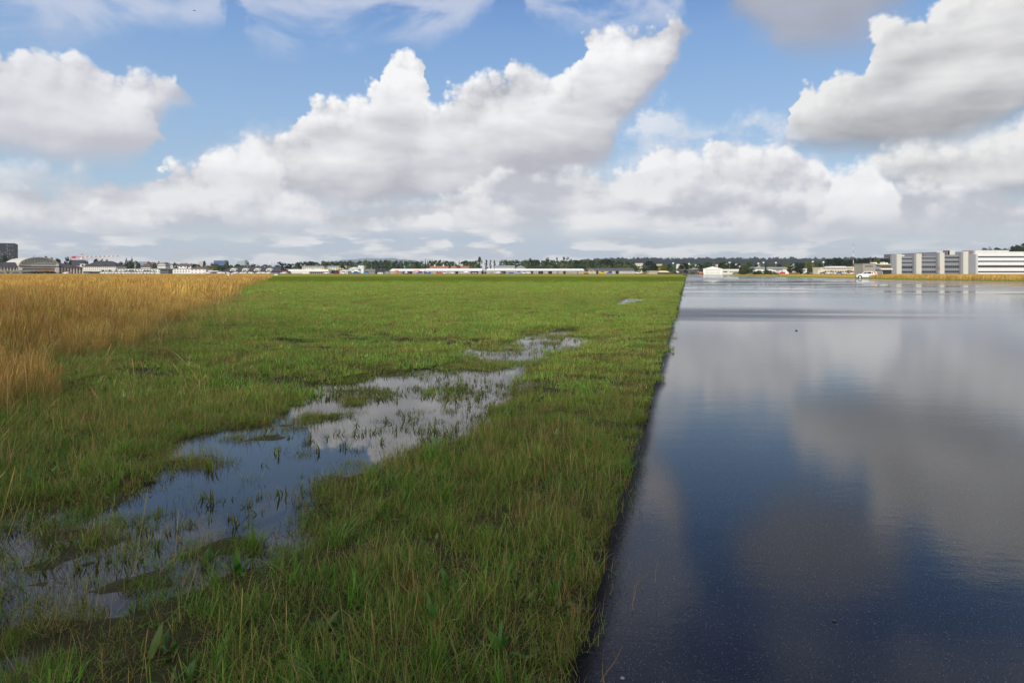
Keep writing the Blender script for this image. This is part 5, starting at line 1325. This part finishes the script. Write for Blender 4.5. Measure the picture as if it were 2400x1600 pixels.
# left, singled out
for a_ in ((11, 598.5, 22, 640, 'broad', 'dark', 'dark tree in front of the foot of the tower block'), (79, 597.5, 9, 680, 'conifer', 'dark', 'small conifer tip above the arched hangar roof'), (108, 600, 13, 660, 'round', 'conif', 'dark tree just right of the hangar arch top'),
           (121, 603, 12, 660, 'round', 'dark', 'dark rounded tree between the hangar arch and the crane'), (136, 606, 20, 660, 'broad', 'dark', 'wide dark tree left of the crane counterweight'), (157, 601.5, 15, 650, 'broad', 'conif', 'dark pointed tree under the crane counterweight'),
           (166, 601, 7, 655, 'conifer', 'conif', 'narrow dark conifer touching the crane jib'), (224, 606.5, 16, 640, 'broad', 'dark', 'dark tree behind the hip roof of the long barrack'), (238, 607.5, 14, 635, 'broad', 'mid', 'green tree behind the right end of the long barrack'),
           (250, 608, 12, 640, 'broad', 'dark', 'dark tree right of the green one behind the barrack'), (203, 610, 12, 650, 'round', 'dark', 'dark tree right of the crane mast'), (262, 612, 18, 660, 'broad', 'dark', 'low dark tree behind the pale house with brown roof'), (283, 613, 16, 660, 'round', 'dark', 'dark rounded tree left of the tall black conifers'),
           (296, 602.5, 16, 600, 'conifer', 'conif', 'left one of the two tall black conifers by the flagpole'), (309, 600.5, 17, 600, 'conifer', 'conif', 'right one of the two tall black conifers by the flagpole'), (304, 610, 22, 585, 'broad', 'dark', 'broad dark tree at the foot of the black conifers'), (318, 611, 18, 580, 'broad', 'mid', 'green tree right behind the white flagpole'),
           (327, 614, 10, 600, 'conifer', 'dark', 'small dark conifer right of the flagpole'), (349, 612.5, 14, 760, 'round', 'mid', 'rounded green tree behind the brown roofed house'), (362, 616, 13, 600, 'broad', 'mid', 'green tree touching the left side of the control tower'), (372, 612, 8, 640, 'round', 'dark', 'dark tree top above the control tower'),
           (392, 616.5, 12, 600, 'broad', 'dark', 'dark tree touching the right side of the control tower'), (397, 613.5, 7, 610, 'conifer', 'dark', 'thin dark conifer right of the control tower'), (409, 615, 11, 590, 'broad', 'mid', 'leafy green tree before the wide chalet'), (438, 616, 9, 660, 'conifer', 'mid', 'little tree behind the right end of the chalet roof'),
           (440, 622, 7, 560, 'poplar', 'mid', 'narrow green tree before the right end of the chalet'), (479, 610.5, 11, 620, 'poplar', 'dark', 'tall narrow tree right of the short pale high block'), (455, 619.5, 12, 640, 'broad', 'dark', 'low dark tree above the brown hip roof'), (466, 620, 14, 660, 'round', 'mid', 'rounded tree behind the brown hip roof'),
           (500, 616, 20, 640, 'broad', 'mid', 'wide green tree covering the foot of the blue office block'), (508, 617.5, 22, 590, 'broad', 'light', 'pale green tree below the blue office block'), (532, 611, 12, 620, 'broad', 'mid', 'pointed green tree right of the blue office block'), (526, 620.5, 18, 590, 'round', 'light', 'yellowish tree at the left end of the dark hall'),
           (485, 628.5, 15, 560, 'broad', 'rust', 'reddish brown tree before the little yellow house'), (541, 620.5, 16, 640, 'round', 'light', 'light rounded tree left of the pale green high block'), (557, 618.5, 22, 640, 'broad', 'mid', 'green tree at the foot of the pale green high block'), (581, 613, 9, 630, 'broad', 'mid', 'upright green tree right of the pale green high block'),
           (594, 618.5, 20, 660, 'round', 'dark', 'rounded dark tree behind the dark hall'), (655, 613.5, 22, 575, 'broad', 'conif', 'left one of the three black green trees by the dark hall'), (666, 616, 20, 575, 'round', 'conif', 'middle one of the three black green trees by the dark hall'), (677, 617.5, 18, 575, 'broad', 'conif', 'right one of the three black green trees by the dark hall'),
           (802, 621, 20, 660, 'round', 'dark', 'purple black tree right of the orange stair tower'), (814, 620, 9, 650, 'conifer', 'dark', 'dark conifer left of the tall white gabled house'),
           (943, 608.5, 8, 700, 'conifer', 'dark', 'dark pointed conifer above the left silver hangar'), (997, 605.5, 8, 720, 'conifer', 'dark', 'pointed conifer above the joint of two silver hangars'), (1013, 606.5, 6, 740, 'conifer', 'dark', 'left of two thin conifer tips above the orange tiled roof'), (1019, 606.5, 6, 740, 'conifer', 'dark', 'right of two thin conifer tips above the orange tiled roof'),
           (1029, 610.5, 12, 690, 'round', 'rust', 'brownish tree above the left orange tiled roof'), (1124, 601.5, 15, 650, 'broad', 'mid', 'tallest green tree beside the thin masts'),
           (1140, 607, 10, 680, 'poplar', 'dark', 'left one of the dark poplars behind the masts'), (1150, 608, 8, 680, 'poplar', 'dark', 'second dark poplar behind the masts'), (1159, 609, 8, 680, 'poplar', 'dark', 'third dark poplar behind the masts'), (1188, 605, 8, 690, 'conifer', 'dark', 'spruce right of the dark poplars'),
           (1243, 605, 14, 700, 'broad', 'dark', 'dark tree above the white gabled house'), (1283, 603.5, 15, 700, 'round', 'dark', 'domed dark tree above the middle of the longest hangar'), (1305, 601, 9, 700, 'sparse', 'dark', 'thin airy tree left of the tallest group'), (1322, 600.5, 16, 690, 'sparse', 'dark', 'tall airy tree of the highest group behind the longest hangar'), (1331, 599.5, 10, 700, 'sparse', 'dark', 'topmost airy tree of the highest group'), (1338, 607, 12, 700, 'broad', 'dark', 'dark tree right of the highest group'),
           (1524, 611.5, 34, 560, 'broad', 'dark', 'big dark tree behind the beige bunker'), (1530, 616, 24, 545, 'round', 'dark', 'lower right half of the dark tree mass at the bunker'), (1556, 616, 15, 600, 'broad', 'yellow', 'yellow green tree right of the dark bunker trees'), (1577, 624, 17, 520, 'round', 'bright', 'bright lime green tree before the dark hedge'), (1569, 618.5, 16, 640, 'broad', 'dark', 'dark tree behind the lime green tree'),
           (1606, 616, 26, 600, 'broad', 'dark', 'large dark tree left of the platform canopies'), (1660, 614, 32, 600, 'broad', 'mid', 'green tree above the left slope of the white hangar'), (1694, 613, 30, 600, 'broad', 'mid', 'green tree above the right slope of the white hangar'), (1719, 613, 14, 640, 'round', 'dark', 'dark tree left of the tall bush group'),
           (1756, 614, 27, 480, 'broad', 'mid', 'tall green tree rising from the bushes right of the white hangar'), (1794.5, 617, 9, 470, 'conifer', 'dark', 'dark cone shaped thuja before the grey roofed depot'), (1851.5, 624.5, 19, 470, 'round', 'dark', 'left round dark bush tree by the red container'), (1875.5, 619.5, 24, 465, 'broad', 'dark', 'taller round dark bush tree right of the red container'),
           (1896, 611, 28, 620, 'broad', 'yellow', 'yellow green tree behind the small white hut'), (1915, 614, 30, 640, 'broad', 'mid', 'green tree left of the cream building roof'), (1948, 634, 8, 505, 'round', 'rust', 'brown shrub tree before the cream building'), (1990, 633, 18, 500, 'broad', 'rust', 'dark bare shrub at the foot of the radio mast'),
           (2044, 602.5, 20, 620, 'broad', 'conif', 'black green tree behind the antenna pole'), (2056, 604.5, 24, 560, 'round', 'yellow', 'golden olive tree above the vaulted hall'), (2078, 603, 20, 640, 'sparse', 'dark', 'airy dark tree left of the big office complex'), (2315, 578, 26, 620, 'sparse', 'dark', 'airy treetop above the white part of the office complex'), (2340, 580.5, 30, 640, 'broad', 'dark', 'low treetop between the airy one and the dark wood on the roofline'),
           (2363, 578.5, 10, 620, 'conifer', 'dark', 'small conifer tip above the white office block'), (2392, 571, 46, 620, 'broad', 'dark', 'large dark treetop above the office complex at the right edge')):
    tree(*a_[:6], a_[6])
# belts: trees that stand close together
def belt(x0, x1, tops, d0, d1, n, wid, hues, label, group, kinds=('broad', 'broad', 'round', 'broad', 'conifer')):
    for i in range(n):
        x = x0 + (x1 - x0) * (i + U(.1, .9)) / n; yt = np.interp(x, *zip(*tops)) + U(-1.0, 2.8)
        k_ = random.choice(kinds); tree(x, yt, U(*wid) * (.55 if k_ == 'conifer' else 1), U(d0, d1), k_, random.choice(hues), label, group)
belt(684, 910, [(684, 616), (720, 612), (760, 612), (820, 611), (850, 609), (910, 611)], 760, 900, 34, (13, 22), ('mid', 'mid', 'light', 'dark'), 'tree in the green wood behind the orange panelled apartments', 'wood behind the apartments')
belt(900, 1125, [(900, 610), (960, 611), (1000, 609), (1060, 611), (1125, 610)], 700, 860, 34, (13, 21), ('mid', 'mid', 'dark', 'light'), 'tree in the belt behind the left silver hangars', 'tree belt behind the left silver hangars')
belt(915, 1125, [(915, 621), (1125, 621)], 640, 690, 18, (11, 19), ('light', 'mid', 'yellow', 'light'), 'low pale tree right behind the left silver hangar roofs', 'low trees behind the left silver hangars', ('round', 'broad'))
belt(1175, 1490, [(1175, 608), (1230, 609), (1300, 608), (1345, 609), (1400, 609), (1430, 607), (1490, 613)], 700, 860, 44, (14, 23), ('mid', 'mid', 'dark', 'dark', 'light'), 'tree in the belt behind the longest hangar', 'tree belt behind the longest hangar', ('broad', 'broad', 'round'))
belt(1228, 1480, [(1228, 618), (1480, 619)], 640, 690, 24, (12, 20), ('light', 'mid', 'light', 'yellow'), 'low pale tree right behind the longest hangar roof', 'low trees behind the longest hangar', ('round', 'broad'))
belt(1590, 1930, [(1590, 620), (1650, 618), (1800, 618), (1870, 615), (1930, 611)], 640, 760, 34, (12, 24), ('dark', 'dark', 'mid', 'yellow'), 'tree in the broken row between the white hangar and the cream building', 'trees behind the depot')
belt(1935, 2095, [(1935, 607), (1960, 605), (1990, 607), (2020, 603), (2095, 605)], 640, 760, 24, (16, 26), ('dark', 'conif', 'dark', 'conif'), 'tree in the dark wood behind the cream building', 'dark wood behind the cream building', ('broad', 'round'))
belt(2300, 2420, [(2300, 581), (2345, 583), (2365, 581), (2375, 576), (2420, 572)], 640, 720, 14, (16, 26), ('dark', 'mid', 'dark'), 'treetop in the wood rising behind the white office block', 'wood behind the white office block', ('broad', 'round'))
belt(196, 345, [(196, 615), (345, 617)], 680, 800, 12, (10, 16), ('dark', 'mid', 'dark'), 'tree among the roofs behind the long barrack', 'trees among the left roofs', ('broad', 'round'))
belt(440, 640, [(440, 623), (520, 622), (640, 620)], 680, 820, 18, (12, 20), ('mid', 'light', 'dark'), 'tree in the low green row behind the dark dormered hall', 'low trees behind the dark hall', ('broad', 'round'))
belt(237, 364, [(237, 632.6), (364, 633.2)], 538, 541, 26, (6.5, 8.5), ('light', 'mid', 'mid'), 'clipped round tree in the row above the white cars', 'clipped trees before the white building', ('round',))
belt(1722, 1765, [(1722, 637), (1735, 632), (1765, 631)], 395, 410, 6, (14, 18), ('mid', 'dark'), 'bush at the left end of the thicket right of the white hangar', 'left thicket by the runway end', ('bush',))
belt(1760, 1826, [(1760, 637), (1775, 633), (1800, 632), (1826, 638)], 330, 350, 8, (15, 20), ('mid', 'dark', 'mid'), 'bush in the nearer thicket before the grey roofed depot', 'right thicket by the runway end', ('bush',))
belt(54, 143, [(54, 638), (80, 635), (130, 635.5), (143, 639)], 440, 460, 10, (14, 18), ('dark', 'mid'), 'bush in the dark hedge before the arched hangar', 'dark hedge before the arched hangar', ('bush',))
belt(1562, 1640, [(1562, 637.5), (1640, 637.5)], 470, 480, 10, (10, 13), ('mid', 'rust', 'mid'), 'bush in the low hedge left of the orange car', 'low hedge left of the orange car', ('bush',))
belt(1484, 1509, [(1484, 621), (1509, 621)], 600, 640, 4, (10, 14), ('mid', 'dark', 'light'), 'tree hiding the foot of the pale flat block', 'trees at the pale flat block', ('broad', 'round'))
belt(1540, 1556, [(1540, 622.5), (1556, 622)], 590, 620, 3, (9, 12), ('mid', 'yellow'), 'low tree beneath the yellow block', 'trees at the yellow block', ('broad', 'round'))
belt(1878, 1897, [(1878, 636), (1897, 637)], 460, 470, 3, (9, 11), ('dark', 'mid'), 'low bush right of the taller round dark bush tree', 'low bushes by the white hut', ('bush',))

# ---------- hills and far woods ----------------------------------------------------
def ridge(name, x0, x1, tops, d, mat_, dep=600, step=8, rough_=1.0, kind='structure'):
    b = MB(); xs_ = np.arange(x0, x1 + step, step); yt = np.interp(xs_, *zip(*tops))
    F0 = []; T0 = []; Bk = []
    for x, y_ in zip(xs_, yt):
        h_ = gz(y_, d) + rough_ * U(-1, 1); F0.append((gx(x, d - dep), d - dep, -1)); T0.append((gx(x, d), d, h_)); Bk.append((gx(x, d + dep), d + dep, -1))
    mid_ = [((a[0] + c[0]) / 2, (a[1] + c[1]) / 2, c[2] * .55) for a, c in zip(F0, T0)]
    b.quadstrip(F0, mid_); b.quadstrip(mid_, T0); b.quadstrip(T0, Bk)
    o = b.build(name, mat_, None, smooth=True); tag(o, kind=kind); return o
hill_m = mat('wooded_slope', (.035, .055, .028), var=.5, scale=.02)
ridge('hills', 1340, 2700, [(1340, 615), (1430, 609.5), (1500, 609), (1600, 608.5), (1750, 609), (1900, 609.5), (2050, 609), (2200, 612), (2700, 612)], 2600, hill_m, 700)
ridge('mountains', 740, 1010, [(740, 622), (800, 610), (850, 605.5), (885, 604.8), (930, 606.5), (975, 611), (1010, 622)], 7600, mat('hazed_slope', (.09, .14, .19)), 300, 8, 6)  # haze of the distance put into the bluish slope colour
ridge('mountains', 280, 500, [(280, 618), (330, 614), (350, 613.2), (380, 617), (430, 617), (450, 618), (480, 620), (500, 624)], 7200, mat('hazed_slope', ()), 300, 8, 6)
def far_wood(name, x0, x1, tops, d, n, hmin, hmax, hue, slope=700, base=-1):
    objs = []
    for k_, i in (('conifer', 0), ('broad', 0), ('conifer', 1), ('round', 1)):
        o = bpy.data.objects.new('far_tree', CM[k_][i].copy()); o.data.materials.clear(); o.data.materials.append(FM[hue]); objs.append(o)
        if k_ == 'conifer': o.scale = (.45, .45, 1)
    c = bpy.data.collections.new(name + '_kinds')
    for o in objs:
        for v in [o]: v.data.transform(Matrix.Diagonal((*(o.scale[:]), 1))); o.scale = (1, 1, 1)
        c.objects.link(o)
    px_ = rng.uniform(x0, x1, n); t = rng.random(n) ** .7      # 0 foot of the slope, 1 crest
    yt = np.interp(px_, *zip(*tops)); X, Y, Z = [], [], []
    for p_, tt, y_ in zip(px_, t, yt):
        dd = d - slope * (1 - tt); hz = gz(y_, d)
        Y.append(dd); X.append(gx(p_, dd)); Z.append(-1 + (hz + 1) * (tt * 1.1 if tt < .5 else .55 + (tt - .5) * .9))
    s_ = rng.uniform(hmin, hmax, n)
    o = scatter(name, np.array(X), np.array(Y), np.array(Z) - 2, s_, c, 0.02)
    tag(o, 'dense far wood covering the long ridge on the right horizon' if 'ridge' in name else None, None, None, 'stuff'); return o
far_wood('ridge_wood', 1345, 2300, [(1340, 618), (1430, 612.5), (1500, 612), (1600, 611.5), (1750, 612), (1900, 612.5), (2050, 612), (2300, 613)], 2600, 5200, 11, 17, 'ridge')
# houses sprinkled on the foot of the ridge
k = 0
for px_, yt in ((1590, 618.5), (1599, 620), (1621, 619.5), (1627, 618.6), (1633, 619.8), (1640, 621), (1675, 620), (1682, 619), (1703, 618), (1727, 617.5), (1733, 620), (1858, 619), (1861, 618.6), (1780, 620.5), (1487, 620)):
    k += 1; dd = 1500 + 17 * k
    house('house', 'tiny pale house among the trees at the foot of the wooded ridge', 'house', px_ - 3.2, px_ + 3.2, yt, yt + 1.6, dd, 'gable' if k % 2 else 'ridge', white if k % 3 else creamp, offw if k % 2 else redroof, dep=9, group='pale houses below the wooded ridge', over=.3)
# ---------- the few weeds that stand out in the foreground ---------------------------
def dock(name, px, py, label, n, lo, hi, wd, up=.5, hue=((3, .045, .12, .015), (1, .07, .14, .02))):
    p = ground(px, py, -.03); r = tag(empty(name, (p.x, p.y, -.03), random.uniform(0, 6)), label, 'weed')
    for i in range(n):
        d_ = blades(1, .02, lo, hi, wd, hue, lean=up, curl=1.1, seg=8, shape=lambda t: (.18 + 3.0 * t * (1 - t)) * (1 - t ** 8) + .03)
        o = np_mesh('leaf', d_, weed_mat, True); o.parent = r; o.rotation_euler = (0, 0, i * 2.399)
    return r
dock('dock_plant', 1300, 1410, 'lush broad leaved dock clump near the asphalt edge', 22, .09, .19, .022, .7)
dock('dock_plant', 1022, 1452, 'upright pale green dock with few tall leaves', 10, .09, .17, .024, .5, ((1, .075, .17, .025),))
dock('dock_plant', 1175, 1530, 'wide dark leaved weed at the bottom of the picture', 16, .09, .17, .034, .9)
dock('dock_plant', 1050, 1380, 'low spreading weed left of the lush dock clump', 16, .08, .15, .03, 1.0)
dock('dock_plant', 560, 1340, 'cluster of upright leaves at the puddle rim', 14, .08, .16, .026, .6)
p = ground(1400, 1598, 0); r = tag(empty('dry_stem', (p.x, p.y, 0)), 'bent dry brown stem leaning over the wet asphalt at the bottom', 'stem')
b = MB(); q = [Vector((0, 0, -.02)), Vector((.035, .01, .03)), Vector((.075, .02, .075)), Vector((.10, .02, .13))]
for a_, c_ in zip(q, q[1:]): b.tube(a_, c_, .0022, .0018, 6)
b.tube(q[2], q[2] + Vector((-.012, 0, .05)), .0012, .0008, 5)
b.build('stem', mat('dry_stem', (.20, .13, .07)), r)
# ---------- air ---------------------------------------------------------------
hm = bpy.data.materials.new('haze_air'); hm.use_nodes = True; nt = hm.node_tree; nt.nodes.clear()
pv_ = nt.nodes.new('ShaderNodeVolumePrincipled'); oo = nt.nodes.new('ShaderNodeOutputMaterial')
pv_.inputs['Color'].default_value = (.90, .95, 1.0, 1); pv_.inputs['Density'].default_value = 8e-5; pv_.inputs['Anisotropy'].default_value = 0.1
nt.links.new(pv_.outputs[0], oo.inputs['Volume'])
b = MB(); b.box(-8500, 8500, -700, 8600, -2.2, 185); ho = b.build('haze', hm); tag(ho, kind='stuff')
sc.cycles.volume_bounces = 0; sc.cycles.max_bounces = 6; sc.cycles.transparent_max_bounces = 8
sc.cycles.diffuse_bounces = 3; sc.cycles.glossy_bounces = 3

# ---------- unseen cumulus added behind the viewer to throw shadow on the foreground
alt = 760.0; cvec = Vector((sx, sy, sz)) * (alt / sz)
cm_ = mat('shade_cloud_white', (.92, .92, .93), var=.02, rough=1.0, spec=0.0)
bm = bmesh.new(); rr_ = random.Random(4)
ux = Vector((1.0, -.16, 0)).normalized(); uy = Vector((.16, 1.0, 0)).normalized()
for i in range(170):
    a = rr_.uniform(-150, 150); c_ = rr_.uniform(-70, 3) - 0.0; q = rr_.uniform(9, 15)
    if c_ > -7: q = rr_.uniform(4, 6)
    p = cvec + ux * a + uy * (c_ + 1.5) + Vector((0, 0, rr_.uniform(0, 14)))
    bmesh.ops.create_icosphere(bm, subdivisions=3, radius=q, matrix=Matrix.Translation(p))
for v in bm.verts:
    n_ = math.sin(v.co.x * .7) * math.sin(v.co.y * .8 + 1) * math.sin(v.co.z * .9); v.co += v.normal * n_ * 1.3
me = bpy.data.meshes.new('added_shade_cloud'); bm.to_mesh(me); bm.free(); me.materials.append(cm_); me.polygons.foreach_set('use_smooth', [True] * len(me.polygons))
o = bpy.data.objects.new('added_shade_cloud', me); col.objects.link(o); tag(o, kind='structure')
